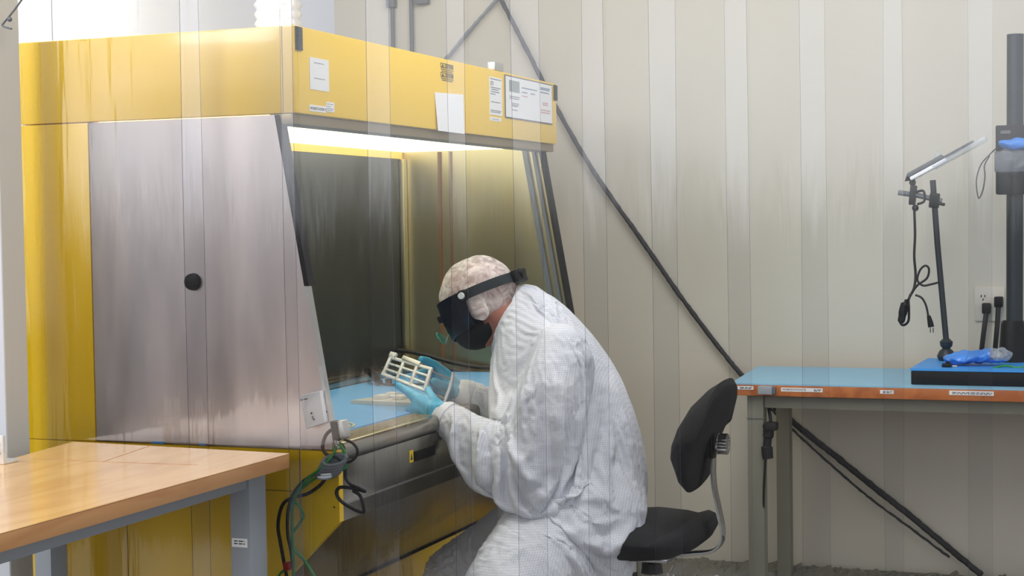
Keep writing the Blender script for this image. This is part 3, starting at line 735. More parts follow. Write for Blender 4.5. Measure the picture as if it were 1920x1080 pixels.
# ------------------------------------------------------------------ strip curtain
cur = thing('strip_curtain', 'clear vinyl strip curtain hanging across the whole work area', 'curtain', (0.5, -0.07, 0.0))
ov = [(-0.75, -0.70), (-0.268, -0.222), (-0.004, 0.034), (0.222, 0.276), (0.418, 0.464), (0.574, 0.636), (0.733, 0.785), (0.887, 0.942), (1.049, 1.097), (1.205, 1.257), (1.371, 1.410), (1.537, 1.583), (1.71, 1.76), (1.88, 1.93)]
for i in range(len(ov) - 1):
    x0, x1 = ov[i][0], ov[i + 1][1]
    y = -0.073 if i % 2 else -0.063
    b = bm_()
    nx, nz = 10, 14
    ph = random.uniform(0, 6)
    grid = {}
    for side_ in (0, 1):
        for a in range(nx + 1):
            for c in range(nz + 1):
                x = x0 + (x1 - x0) * a / nx; z = 0.07 + 2.23 * c / nz
                yy = y + 0.0016 * math.sin(ph + a * 0.9 + 0.3 * math.sin(c * 0.7)) + (0.0022 if side_ else 0)
                grid[side_, a, c] = b.verts.new((x + 0.002 * math.sin(c * 0.5 + ph), yy, z))
    for a in range(nx):
        for c in range(nz):
            b.faces.new((grid[0, a, c], grid[0, a + 1, c], grid[0, a + 1, c + 1], grid[0, a, c + 1]))
            b.faces.new((grid[1, a, c], grid[1, a, c + 1], grid[1, a + 1, c + 1], grid[1, a + 1, c]))
    for c in range(nz):
        for a in (0, nx):
            f = b.faces.new((grid[0, a, c], grid[0, a, c + 1], grid[1, a, c + 1], grid[1, a, c])); f.material_index = 1
    for a in range(nx):
        for c in (0, nz):
            f = b.faces.new((grid[0, a, c], grid[1, a, c], grid[1, a + 1, c], grid[0, a + 1, c])); f.material_index = 1
    obj('vinyl_strip', b, None, cur, mats=['vinyl', 'vinyl_edge'], angle=40)
b = bm_(); box(b, (-0.78, -0.085, 2.28), (2.0, -0.05, 2.33), 0.004); obj('hanging_rail', b, 'aluminium', cur)

# ------------------------------------------------------------------ person
V = Vector
def rcone(bm, nodes):
    return chain(bm, nodes)
# torso sections: (back edge, front edge, half width across)
TS = [((0.261, 0.820, 1.123), (0.195, 0.820, 0.966), 0.080), ((0.347, 0.820, 1.086), (0.178, 0.820, 0.891), 0.155), ((0.439, 0.820, 1.006), (0.168, 0.820, 0.801), 0.205),
      ((0.527, 0.820, 0.894), (0.166, 0.820, 0.695), 0.215), ((0.584, 0.820, 0.767), (0.178, 0.820, 0.613), 0.190), ((0.614, 0.820, 0.637), (0.193, 0.820, 0.558), 0.185),
      ((0.607, 0.820, 0.535), (0.182, 0.820, 0.500), 0.225), ((0.569, 0.820, 0.453), (0.194, 0.820, 0.425), 0.20)]
def torso(bm, k=1.0, kw=1.0):
    secs = []
    for a, c, w in TS:
        a, c = V(a), V(c); m = (a + c) / 2
        secs.append((m, (a - c) / 2 * k, V((0, w * kw, 0))))
    # refine by spline
    cs = spline([s[0] for s in secs], 5); us = spline([s[1] for s in secs], 5); vv = spline([s[2] for s in secs], 5)
    loft(bm, list(zip(cs, us, vv)), 36)
near_arm = [((0.424, 0.650, 0.960), 0.088), ((0.415, 0.595, 0.859), 0.100), ((0.391, 0.565, 0.728), 0.100)]
near_fore = [((0.385, 0.565, 0.710), 0.092), ((0.253, 0.585, 0.711), 0.074), ((0.155, 0.610, 0.745), 0.056), ((0.101, 0.620, 0.768), 0.046)]
far_arm = [((0.242, 1.020, 0.983), 0.095), ((0.178, 1.050, 0.823), 0.09), ((0.146, 1.020, 0.700), 0.082)]
far_fore = [((0.146, 1.020, 0.700), 0.078), ((0.107, 0.950, 0.746), 0.062), ((0.076, 0.910, 0.778), 0.060), ((0.040, 0.885, 0.803), 0.045)]
near_leg = [((0.450, 0.700, 0.511), 0.160), ((0.386, 0.560, 0.427), 0.150), ((0.354, 0.400, 0.350), 0.128)]
near_shin = [((0.354, 0.400, 0.350), 0.118), ((0.24, 0.40, 0.10), 0.075)]
far_leg = [((0.297, 0.980, 0.471), 0.135), ((0.093, 0.990, 0.341), 0.105), ((-0.049, 1.000, 0.254), 0.092)]
far_shin = [((-0.049, 1.000, 0.254), 0.088), ((0.06, 1.0, 0.10), 0.07)]
def limb(k):
    return lambda nodes: [(p, r * k) for p, r in nodes]

# head frame: forward, up (head bowed over the work)
ha = math.radians(32)
F = V((-math.cos(ha), 0, -math.sin(ha))); U = V((-math.sin(ha), 0, math.cos(ha))); S = V((0, 1, 0))
O = V((0.136, 0.800, 1.077))
# body: one continuous skin surface (head, neck, trunk, limbs, hands)
b = bm_()
ell(b, O + U * 0.022 - F * 0.008, F * 0.098, S * 0.078, U * 0.088, 32, 20)          # skull
ell(b, O + F * 0.030 - U * 0.055, F * 0.066, S * 0.060, U * 0.066, 28, 16)          # face
ell(b, O + F * 0.066 - U * 0.088, F * 0.026, S * 0.030, U * 0.024)                 # chin
ell(b, O + F * 0.082 + U * 0.010, F * 0.018, S * 0.055, U * 0.014)                 # brow
chain(b, [(O + F * 0.094 - U * 0.008, 0.008), (O + F * 0.112 - U * 0.036, 0.013)])   # nose
for s_ in (-1, 1):
    ell(b, O + F * 0.082 - U * 0.040 + S * 0.034 * s_, F * 0.018, S * 0.020, U * 0.016)   # cheeks
    ell(b, O - F * 0.012 - U * 0.020 + S * 0.079 * s_, F * 0.019, S * 0.009, U * 0.032)   # ears
    ell(b, O - F * 0.008 - U * 0.044 + S * 0.077 * s_, F * 0.011, S * 0.008, U * 0.012)
chain(b, [(O - F * 0.025 - U * 0.050, 0.060), (V((0.239, 0.820, 0.993)), 0.062), (V((0.298, 0.820, 0.952)), 0.075)])
torso(b, 0.80, 0.80)
for nodes, k in ((near_arm, .72), (near_fore, .72), (far_arm, .72), (far_fore, .72), (near_leg, .8), (near_shin, .8), (far_leg, .8), (far_shin, .8)):
    chain(b, limb(k)(nodes))
bb = remesh(b, 0.0062, 4)
per = obj('person', bb, 'skin', angle=180, origin=(0.4, 0.82, 0.0))
tag(per, 'person in a white coverall and bouffant cap bent over a metal rack', 'person')
ROOT['person'] = V((0.4, 0.82, 0.0))
for s_ in (-1, 1):
    b = bm_(); ball(b, O + F * 0.080 - U * 0.010 + S * 0.030 * s_, 0.0125); obj('eye', b, 'eye', per)
    b = bm_(); tube(b, [O + F * 0.05 - U * 0.05 + S * 0.062 * s_, O - F * 0.0 - U * 0.035 + S * 0.082 * s_, O - F * 0.030 - U * 0.0 + S * 0.084 * s_], 0.0018, 6); obj('mask_loop', b, 'mask', per)

# coverall
b = bm_()
torso(b)
for nodes in (near_arm, near_fore, far_arm, far_fore, near_leg, near_shin, far_leg, far_shin):
    chain(b, nodes)
# bloused waist and hanging hem folds
chain(b, [((0.290, 0.720, 0.559), 0.062), ((0.429, 0.655, 0.585), 0.062), ((0.532, 0.660, 0.603), 0.062), ((0.588, 0.740, 0.619), 0.05)])
chain(b, [((0.282, 0.740, 0.515), 0.075), ((0.457, 0.660, 0.554), 0.10), ((0.556, 0.720, 0.535), 0.10)])
chain(b, [((0.535, 0.740, 0.516), 0.10), ((0.510, 0.720, 0.446), 0.075)])
chain(b, [((0.284, 0.820, 1.086), 0.055), ((0.338, 0.760, 1.067), 0.055), ((0.302, 0.880, 1.053), 0.055)])
# collar ring round the neck
ring = []
cn = V((0.233, 0.820, 1.017)); ax1 = (V((0.285, 0.820, 1.104)) - V((0.193, 0.820, 0.933))) / 2
for k in range(17):
    a = 2 * math.pi * k / 16
    ring.append((cn + ax1 * 0.93 * math.cos(a) + V((0, 0.080 * math.sin(a), 0)), 0.022))
chain(b, ring)
suit = remesh(b, 0.0082, 5)
suit.verts.ensure_lookup_table(); suit.normal_update()
co = np.array([v.co[:] for v in suit.verts]); no = np.array([v.normal[:] for v in suit.verts])
# folds: polylines in the side-view plane (x, z); height, width
FOLDS = [
    ([(0.234, 0.793), (0.263, 0.739), (0.281, 0.648)], 0.016, 0.016), ([(0.207, 0.787), (0.214, 0.737), (0.231, 0.663)], -0.012, 0.012),
    ([(0.287, 0.777), (0.320, 0.722), (0.340, 0.636)], 0.018, 0.016), ([(0.259, 0.781), (0.288, 0.718), (0.302, 0.641)], -0.014, 0.010),
    ([(0.159, 0.776), (0.164, 0.740), (0.182, 0.684)], 0.010, 0.010), ([(0.329, 0.795), (0.369, 0.747), (0.405, 0.700)], -0.014, 0.013),
    ([(0.330, 0.816), (0.391, 0.783), (0.442, 0.729)], 0.012, 0.014), ([(0.318, 0.857), (0.371, 0.876), (0.415, 0.891)], -0.010, 0.012),
    ([(0.326, 0.892), (0.393, 0.921), (0.453, 0.977)], 0.009, 0.014), ([(0.489, 0.966), (0.496, 0.884), (0.471, 0.787), (0.456, 0.705)], -0.010, 0.020),
    ([(0.527, 0.915), (0.511, 0.816), (0.480, 0.710), (0.419, 0.630)], -0.022, 0.014), ([(0.531, 0.901), (0.562, 0.818), (0.627, 0.764)], 0.014, 0.018),
    ([(0.511, 0.788), (0.561, 0.748), (0.648, 0.723)], -0.010, 0.014), ([(0.480, 0.689), (0.560, 0.675), (0.655, 0.702)], 0.014, 0.016),
    ([(0.352, 0.630), (0.442, 0.634), (0.560, 0.650)], -0.020, 0.018), ([(0.290, 0.589), (0.411, 0.604), (0.530, 0.614), (0.632, 0.653)], 0.020, 0.016),
    ([(0.275, 0.567), (0.366, 0.571), (0.418, 0.562)], -0.030, 0.010), ([(0.426, 0.581), (0.493, 0.567), (0.515, 0.564)], -0.016, 0.010),
    ([(0.478, 0.583), (0.529, 0.543), (0.631, 0.535)], 0.012, 0.014), ([(0.274, 0.545), (0.350, 0.545), (0.440, 0.543)], 0.012, 0.014),
    ([(0.387, 0.511), (0.461, 0.508), (0.534, 0.512)], -0.008, 0.014), ([(0.289, 0.412), (0.364, 0.451), (0.452, 0.436), (0.509, 0.398)], 0.014, 0.016),
    ([(0.445, 0.403), (0.504, 0.490), (0.527, 0.540)], 0.006, 0.006), ([(0.296, 0.485), (0.335, 0.516), (0.358, 0.538)], -0.010, 0.010),
    ([(0.574, 0.616), (0.617, 0.590), (0.668, 0.599)], -0.010, 0.014), ([(0.470, 1.054), (0.506, 0.984), (0.517, 0.915)], -0.008, 0.018),
    ([(0.335, 1.039), (0.319, 0.982), (0.303, 0.911)], -0.010, 0.012), ([(0.359, 1.094), (0.343, 1.022), (0.319, 0.950)], 0.008, 0.014),
]
disp = np.zeros(len(co))
xz = co[:, [0, 2]]
side = np.clip((-no[:, 1] + 0.15) / 0.6, 0, 1) * (co[:, 1] < 0.83)
for pl, h_, w_ in FOLDS:
    dmin = np.full(len(co), 9.0)
    tt = np.zeros(len(co))
    for s0, (p, q) in enumerate(zip(pl, pl[1:])):
        p, q = np.array(p), np.array(q); d = q - p; L2 = d @ d
        t_ = np.clip(((xz - p) @ d) / L2, 0, 1)
        dist = np.linalg.norm(xz - (p + t_[:, None] * d), axis=1)
        better = dist < dmin
        dmin = np.where(better, dist, dmin); tt = np.where(better, (s0 + t_) / (len(pl) - 1), tt)
    taper = np.clip(np.minimum(tt, 1 - tt) * 5, 0.25, 1)
    disp += h_ * np.exp(-(dmin / w_) ** 2) * taper * side
for i, v in enumerate(suit.verts):
    v.co = V(co[i] + no[i] * disp[i] * 1.5)

def drape(bm_suit, bm_body, frames, pin, grow):
    """let the cloth of the suit settle over the body, so it wrinkles and hangs by its own weight"""
    me = bpy.data.meshes.new('cloth_tmp'); bm_suit.to_mesh(me); so = bpy.data.objects.new('cloth_tmp', me); col.objects.link(so)
    mb2 = bpy.data.meshes.new('body_tmp'); bm_body.to_mesh(mb2); bo = bpy.data.objects.new('body_tmp', mb2); col.objects.link(bo)
    bo.modifiers.new('c', 'COLLISION'); bo.collision.thickness_outer = 0.004; bo.collision.thickness_inner = 0.05; bo.collision.cloth_friction = 20
    vg = so.vertex_groups.new(name='pin')
    for v in me.vertices:
        w = pin(v.co)
        if w > 0: vg.add([v.index], w, 'REPLACE')
    cm = so.modifiers.new('cloth', 'CLOTH'); cs = cm.settings
    cs.quality = 6; cs.mass = 0.2; cs.air_damping = 2
    cs.tension_stiffness = 20; cs.compression_stiffness = 20; cs.shear_stiffness = 8; cs.bending_stiffness = CL['bend']
    cs.tension_damping = 15; cs.compression_damping = 15; cs.shear_damping = 10
    cs.vertex_group_mass = 'pin'; cs.shrink_min = -grow; cs.shrink_max = -grow
    cm.collision_settings.distance_min = 0.004; cm.collision_settings.collision_quality = 3
    cm.point_cache.frame_start = 1; cm.point_cache.frame_end = frames
    for fr in range(1, frames + 1):
        scene.frame_set(fr)
    ss = so.modifiers.new('sub', 'SUBSURF'); ss.levels = 1; ss.render_levels = 1
    dg = bpy.context.evaluated_depsgraph_get()
    m2 = bpy.data.meshes.new_from_object(so.evaluated_get(dg))
    bpy.data.objects.remove(so); bpy.data.objects.remove(bo); scene.frame_set(1)
    out = bmesh.new(); out.from_mesh(m2); return out
CL = dict(bend=0.7, grow=0.20, frames=24)
body_b = bm_(); torso(body_b, 0.90, 0.88)
for nodes, k in ((near_arm, .72), (near_fore, .70), (far_arm, .72), (far_fore, .70), (near_leg, .86), (near_shin, .84), (far_leg, .84), (far_shin, .84)):
    chain(body_b, limb(k)(nodes))
chain(body_b, [((0.502, 0.740, 0.517), 0.115), ((0.489, 0.740, 0.456), 0.085)])
body_b = remesh(body_b, 0.012, 4)
wn_, wf_ = V(near_fore[-1][0]), V(far_fore[-1][0])
def pin(c):
    c = V(c); w = 0
    for q, r0 in ((wn_, 0.05), (wf_, 0.05), (cn, 0.095)):
        w = max(w, min(1, max(0, (r0 + 0.03 - (c - q).length) / 0.03)))
    if c.z < 0.25: w = 1
    # the belt line holds the cloth in
    return w
suit = drape(suit, body_b, CL['frames'], pin, CL['grow'])
for v in suit.verts:
    c = v.co
    v.co = c + v.normal * (0.0012 * (1 - abs(noise.noise(V((c.x * 22, c.y * 22, c.z * 14)))) * 2))
su = obj('coverall', suit, 'suit', per, angle=180); su['label'] = 'white grid-woven coverall'
# cuffs
for nodes, nm in ((near_fore, 'cuff'), (far_fore, 'cuff')):
    p, q = V(nodes[-2][0]), V(nodes[-1][0]); d = (q - p).normalized(); u_, v_ = frame_of(d)
    b = bm_(); r_ = nodes[-1][1]
    loft(b, [(q - d * 0.01, u_ * (r_ + 0.006), v_ * (r_ + 0.006)), (q + d * 0.006, u_ * (r_ + 0.003), v_ * (r_ + 0.003)), (q + d * 0.022, u_ * (r_ - 0.004), v_ * (r_ - 0.004)), (q + d * 0.030, u_ * (r_ - 0.010), v_ * (r_ - 0.010))], 24)
    for v in b.verts: v.co += V((1, 1, 1)) * 0.003 * noise.noise(v.co * 60)
    obj('cuff', b, 'suit', su, angle=80)
# collar snap
b = bm_(); qs = V((0.211, 0.740, 0.904)); cyl(b, qs + V((0, -0.006, 0)), qs, 0.006); obj('snap_button', b, 'chrome', su)

# gloves
def glove(palm, fingers, wrist):
    b = bm_()
    for a_, c_ in palm: chain(b, [a_, c_])
    for f_ in fingers: chain(b, f_)
    chain(b, wrist)
    bb = remesh(b, 0.0028, 3)
    for v in bb.verts: v.co += V((1, -1, 1)) * 0.0012 * noise.noise(v.co * 55)
    return obj('glove', bb, 'nitrile', per, angle=180)
Wn = ((0.088, 0.620, 0.771), 0.040)
kn = [((0.025, 0.615, 0.817), 0.019), ((0.018, 0.612, 0.799), 0.019), ((0.019, 0.615, 0.776), 0.018), ((0.025, 0.622, 0.749), 0.0175)]
mid = [((0.067, 0.612, 0.794), 0.027), ((0.055, 0.618, 0.773), 0.025)]
g = glove([(Wn, kn[0]), (Wn, kn[1]), (Wn, kn[2]), (Wn, kn[3]), (kn[0], kn[1]), (kn[1], kn[2]), (kn[2], kn[3]), (mid[0], mid[1])],
      [[kn[0], ((-0.014, 0.635, 0.836), 0.0125), ((-0.039, 0.648, 0.846), 0.0112), ((-0.057, 0.657, 0.852), 0.0098)],
       [kn[1], ((-0.016, 0.640, 0.786), 0.0125), ((-0.018, 0.665, 0.770), 0.0115), ((-0.003, 0.675, 0.775), 0.0100)],
       [kn[2], ((-0.013, 0.640, 0.762), 0.0120), ((-0.014, 0.662, 0.749), 0.0110), ((0.001, 0.672, 0.755), 0.0098)],
       [kn[3], ((-0.002, 0.642, 0.737), 0.0115), ((0.003, 0.660, 0.728), 0.0105), ((0.015, 0.668, 0.735), 0.0095)],
       [((0.089, 0.612, 0.795), 0.022), ((0.062, 0.622, 0.819), 0.0145), ((0.044, 0.640, 0.834), 0.0125), ((0.036, 0.652, 0.843), 0.0105)]],
      [Wn, ((0.117, 0.620, 0.763), 0.037)])
Wf = ((0.037, 0.875, 0.798), 0.034)
kf = [((-0.005, 0.860, 0.867), 0.018), ((-0.017, 0.872, 0.846), 0.018), ((-0.024, 0.882, 0.822), 0.017), ((-0.020, 0.888, 0.798), 0.016)]
glove([(Wf, kf[0]), (Wf, kf[1]), (Wf, kf[2]), (Wf, kf[3]), (kf[0], kf[1]), (kf[1], kf[2]), (kf[2], kf[3])],
      [[kf[0], ((-0.022, 0.840, 0.893), 0.0122), ((-0.042, 0.825, 0.906), 0.0112), ((-0.055, 0.810, 0.912), 0.0100)],
       [kf[1], ((-0.037, 0.850, 0.863), 0.0122), ((-0.048, 0.815, 0.877), 0.0112), ((-0.053, 0.785, 0.875), 0.0098)],
       [kf[2], ((-0.041, 0.850, 0.840), 0.0118), ((-0.051, 0.820, 0.852), 0.0110), ((-0.050, 0.790, 0.856), 0.0096)],
       [kf[3], ((-0.036, 0.860, 0.813), 0.0108), ((-0.038, 0.835, 0.826), 0.0100), ((-0.035, 0.810, 0.835), 0.0088)],
       [((0.033, 0.855, 0.812), 0.021), ((0.016, 0.825, 0.833), 0.0140), ((0.003, 0.800, 0.844), 0.0122), ((-0.005, 0.785, 0.854), 0.0104)]],
      [Wf, ((0.053, 0.885, 0.791), 0.036)])

# bouffant cap (over hair, forehead and ears)
b = bm_()
ell(b, O + U * 0.024 - F * 0.004, F * 0.112, S * 0.092, U * 0.104, 64, 44)
cutn = (U * 0.93 - F * 0.36).normalized()
capc = O + U * 0.004
dead = [v for v in b.verts if (v.co - capc).dot(cutn) < -0.045 - 0.02 * max(0, (v.co - capc).dot(-F)) * 10 or ((v.co - O).dot(F) > 0.055 and (v.co - O).dot(U) < 0.022)]
bmesh.ops.delete(b, geom=dead, context='VERTS')
for v in b.verts:
    n_ = (v.co - O).normalized(); c = v.co
    k = noise.noise(V((c.x * 18, c.y * 18, c.z * 30))) * 0.0035 + (1 - abs(noise.noise(c * 34)) * 2) * 0.0018
    v.co += n_ * k
cp = obj('bouffant_cap', b, 'cap', per, angle=180); cp['label'] = 'white gauze bouffant cap'
for s_ in (-1, 1):
    b = bm_(); ell(b, O - F * 0.014 - U * 0.022 + S * 0.084 * s_, F * 0.030, S * 0.013, U * 0.040, 20, 14)
    for v in b.verts: v.co += (V((1, 0, 1)) * noise.noise(v.co * 50)) * 0.005
    obj('ear_cover', b, 'cap', cp, angle=180)
# face mask
b = bm_()
ell(b, O + F * 0.040 - U * 0.060, F * 0.078, S * 0.070, U * 0.056, 36, 24)
dead = [v for v in b.verts if (v.co - O).dot(F) < -0.018 + 0.25 * ((v.co - O).dot(U) + 0.10)]
bmesh.ops.delete(b, geom=dead, context='VERTS')
for v in b.verts: v.co += (v.co - O).normalized() * 0.002 * noise.noise(v.co * 40)
mk = obj('face_mask', b, 'mask', per, angle=180); mk['label'] = 'black face mask'
# headband loupe
B0, B1 = V((0.018, 0.800, 1.056)), V((0.247, 0.800, 1.150))
bc = (B0 + B1) / 2; bd = (B0 - B1) / 2; bn = V((bd.z, 0, -bd.x)).normalized()
if bn.z < 0: bn = -bn
def bandpt(t_, off, grow=1.0): return bc + bd * (grow * math.cos(t_)) + V((0, 0.100 * grow * math.sin(t_), 0)) + bn * off
b = bm_(); prev = None
for k in range(65):
    t_ = 2 * math.pi * k / 64
    wv = 0.0135
    ringv = [b.verts.new(bandpt(t_, o_, g_)) for o_, g_ in ((-wv, 1.0), (wv, 1.0), (wv, 1.03), (-wv, 1.03))]
    if prev:
        for j in range(4): b.faces.new((prev[j], prev[(j + 1) % 4], ringv[(j + 1) % 4], ringv[j]))
    prev = ringv
bmesh.ops.remove_doubles(b, verts=b.verts, dist=1e-5)
hb = obj('headband', b, 'band', per, angle=50); hb['label'] = 'dark headband of the magnifier'
b = bm_(); q8 = bc - bd * 0.995; obox(b, q8 + V((0.004, 0, 0)), bd.normalized(), (0, 1, 0), bn, 0.020, 0.075, 0.036, 0.006); cyl(b, q8 + V((0.004, 0, 0.008)), q8 + V((0.020, 0, 0.008)), 0.014); obj('size_adjuster', b, 'black', hb)
kt = math.radians(-86); qk = bandpt(kt, 0.0, 1.03)
b = bm_(); cyl(b, qk + V((0, 0.004, 0)), qk + V((0, -0.010, 0)), 0.0165, 0.0150); obj('pivot', b, 'black', hb)
b = bm_(); cyl(b, qk + V((0, -0.010, 0)), qk + V((0, -0.016, 0)), 0.0095, 0.0085); kb = obj('pivot_knob', b, 'white_plastic', hb)
# visor shell: hangs forward and down from the band
b = bm_(); prev = None
bl_ = bd.length
n_seg = 36
for k in range(n_seg + 1):
    t_ = math.radians(-88 + 176 * k / n_seg)
    fr_ = abs(t_) / math.radians(88)
    top = bandpt(t_, 0.012, 1.045)
    ln = 0.102 * (1 - 0.15 * fr_)
    low = bandpt(t_, -0.030, 1.045) - bn * (ln - 0.030) + bd.normalized() * (0.004 - 0.012 * (1 - fr_))
    midp = (top + low) / 2 + bd.normalized() * 0.004
    ringv = [b.verts.new(p) for p in (top, midp, low, low + V((0.003, 0, 0.001)), midp + V((0.003, 0, 0)), top + V((0.003, 0, 0)))]
    if prev:
        for j in range(6): b.faces.new((prev[j], prev[(j + 1) % 6], ringv[(j + 1) % 6], ringv[j]))
    else: b.faces.new(ringv)
    prev = ringv
b.faces.new(list(reversed(prev)))
vz = obj('magnifier_visor', b, 'visor', per, angle=50); vz['label'] = 'dark translucent magnifier visor'
b = bm_(); obox(b, (0.028, 0.800, 1.029), (0, 1, 0), bn, bd.normalized(), 0.09, 0.020, 0.014, 0.004); obj('visor_frame', b, 'black', vz)
# loupe lens on a clear arm
lc = V((0.031, 0.760, 0.977)); la = V((0.62, 0, -0.78)).normalized(); ln_ = V((0.78, 0, 0.62)).normalized(); lb = V((0, 1, 0))
b = bm_(); pts = [lc + (la * math.cos(a) + lb * math.sin(a)) * 0.019 for a in [2 * math.pi * i / 24 for i in range(25)]]
tube(b, pts, 0.0022, 8, n=1); lr = obj('lens_ring', b, 'lens', per); lr['label'] = 'teal loupe lens'
b = bm_(); cyl(b, lc - ln_ * 0.0015, lc + ln_ * 0.0015, 0.018, seg=28); obj('lens_glass', b, 'lens', lr)
b = bm_(); tube(b, [lc + la * 0.018, (0.050, 0.770, 0.990), (0.059, 0.780, 1.012)], 0.002, 8); obj('lens_arm', b, 'clear_bag', lr)

# rack held in the gloves
rk = thing('metal_rack', 'pale machined metal rack with open cells held in blue gloves', 'metal rack', (-0.047, 0.700, 0.875))
TL, TR, BR_, BL = V((-0.111, 0.720, 0.928)), V((0.034, 0.690, 0.900)), V((0.024, 0.660, 0.836)), V((-0.124, 0.690, 0.878))
nrm = (TR - TL).cross(BL - TL).normalized()
if nrm.y > 0: nrm = -nrm
def G(s_, t_): return TL * (1 - s_) * (1 - t_) + TR * s_ * (1 - t_) + BR_ * s_ * t_ + BL * (1 - s_) * t_
def bar(bm, p, q, w, d):
    p, q = V(p), V(q); ax = (q - p).normalized(); w_ = ax.cross(nrm).normalized()
    obox(bm, (p + q) / 2, ax, w_, nrm, (q - p).length, w, d, 0.0008)
b = bm_()
for s_ in (0.03, 0.345, 0.655, 0.965): bar(b, G(s_, 0), G(s_, 1), 0.0085, 0.008)
for t_ in (0.06, 0.94): bar(b, G(0, t_), G(1, t_), 0.008, 0.008)
fr_ = obj('rack_frame', b, 'alu_bright', rk)
b = bm_()
for t_ in (0.36, 0.66): bar(b, G(0.02, t_), G(0.98, t_), 0.0055, 0.006)
obj('cell_bar', b, 'alu_bright', rk)
b = bm_(); obox(b, G(0.06, -0.10), (TR - TL).normalized(), nrm.cross(TR - TL).normalized(), nrm, 0.022, 0.014, 0.010, 0.001); obj('corner_tab', b, 'alu_bright', rk)
b = bm_(); bar(b, G(0.30, -0.08) , G(0.72, 0.0), 0.012, 0.014); obj('top_rail', b, 'aluminium', rk)
E1, E2 = V((0.065, 0.760, 0.881)), V((0.047, 0.730, 0.797))
b = bm_(); tube(b, [E1, (E1 + E2) / 2 + V((0.003, 0, 0)), E2], 0.0048, 8, smooth=False); obj('end_bar', b, 'alu_bright', rk)
b = bm_(); tube(b, [G(1, 0.15), E1 + (E2 - E1) * 0.22], 0.0024, 8, smooth=False); tube(b, [G(1, 0.95), E1 + (E2 - E1) * 0.85], 0.0024, 8, smooth=False); obj('link_rod', b, 'aluminium', rk)

# ------------------------------------------------------------------ stool
st = thing('work_stool', 'black upholstered work stool with chrome back support behind the worker', 'stool', (0.56, 0.85, 0.0))
b = bm_()
prof = [(0.453, 0.481), (0.584, 0.492), (0.670, 0.486), (0.708, 0.478), (0.741, 0.490), (0.759, 0.482), (0.767, 0.451), (0.752, 0.424), (0.696, 0.399), (0.451, 0.374)]
front = [(0.36, 0.395), (0.345, 0.43), (0.36, 0.468)]
pp = prof + front
cx = sum(p[0] for p in pp) / len(pp); cz = sum(p[1] for p in pp) / len(pp)
rings = []
for k in range(13):
    f = -1 + 2 * k / 12
    s_ = max(0.12, (1 - abs(f) ** 4) ** 0.5)
    rings.append([b.verts.new((cx + (p[0] - cx) * (0.45 + 0.55 * s_), 0.85 + 0.235 * f, cz + (p[1] - cz) * s_)) for p in pp])
for a_, c_ in zip(rings, rings[1:]):
    for i in range(len(pp)):
        b.faces.new((a_[i], a_[(i + 1) % len(pp)], c_[(i + 1) % len(pp)], c_[i]))
b.faces.new(rings[0]); b.faces.new(list(reversed(rings[-1])))
bmesh.ops.subdivide_edges(b, edges=b.edges, cuts=1, use_grid_fill=True, smooth=0.5)
obj('seat', b, 'fabric_black', st, angle=70)
b = bm_()
pp = [(0.822, 0.870), (0.789, 0.849), (0.748, 0.809), (0.715, 0.753), (0.698, 0.702), (0.694, 0.654), (0.706, 0.619), (0.716, 0.586), (0.733, 0.567), (0.747, 0.583), (0.758, 0.636), (0.775, 0.697), (0.797, 0.755), (0.818, 0.811), (0.830, 0.854)]
cx = sum(p[0] for p in pp) / len(pp); cz = sum(p[1] for p in pp) / len(pp)
rings = []
for k in range(13):
    f = -1 + 2 * k / 12
    s_ = max(0.15, (1 - abs(f) ** 3) ** 0.5)
    rings.append([b.verts.new((cx + (p[0] - cx) * (0.35 + 0.65 * s_), 0.85 + 0.19 * f, cz + (p[1] - cz) * s_)) for p in pp])
for a_, c_ in zip(rings, rings[1:]):
    for i in range(len(pp)):
        b.faces.new((a_[i], a_[(i + 1) % len(pp)], c_[(i + 1) % len(pp)], c_[i]))
b.faces.new(rings[0]); b.faces.new(list(reversed(rings[-1])))
bmesh.ops.subdivide_edges(b, edges=b.edges, cuts=1, use_grid_fill=True, smooth=0.5)
br = obj('backrest', b, 'fabric_black', st, angle=70)
b = bm_(); q0 = (0.776, 0.850, 0.691)
box(b, (q0[0] - 0.022, 0.82, q0[2] - 0.032), (q0[0] + 0.004, 0.88, q0[2] + 0.024), 0.004); box(b, (q0[0] + 0.003, 0.825, q0[2] - 0.035), (q0[0] + 0.011, 0.875, q0[2] + 0.045), 0.003); mb_ = obj('mount_bracket', b, 'black', st)
b = bm_(); cyl(b, (q0[0] + 0.01, 0.85, q0[2] + 0.004), (q0[0] + 0.022, 0.85, q0[2] + 0.004), 0.007); cyl(b, (q0[0] + 0.020, 0.85, q0[2] + 0.004), (q0[0] + 0.024, 0.85, q0[2] + 0.004), 0.029)
for k in range(18):
    a = 2 * math.pi * k / 18
    cyl(b, (q0[0] + 0.024, 0.85 + 0.023 * math.cos(a), q0[2] + 0.004 + 0.023 * math.sin(a)), (q0[0] + 0.048, 0.85 + 0.023 * math.cos(a), q0[2] + 0.004 + 0.023 * math.sin(a)), 0.0052, seg=8)
cyl(b, (q0[0] + 0.024, 0.85, q0[2] + 0.004), (q0[0] + 0.047, 0.85, q0[2] + 0.004), 0.022)
obj('adjuster_knob', b, 'chrome', mb_)
b = bm_()
sp_ = spline([(0.784, 0.850, 0.657), (0.783, 0.850, 0.618), (0.786, 0.850, 0.575), (0.796, 0.850, 0.525), (0.806, 0.850, 0.475), (0.807, 0.850, 0.441), (0.795, 0.850, 0.416), (0.770, 0.850, 0.402), (0.725, 0.850, 0.395), (0.650, 0.850, 0.384), (0.575, 0.850, 0.377)], 6)
r0_ = None
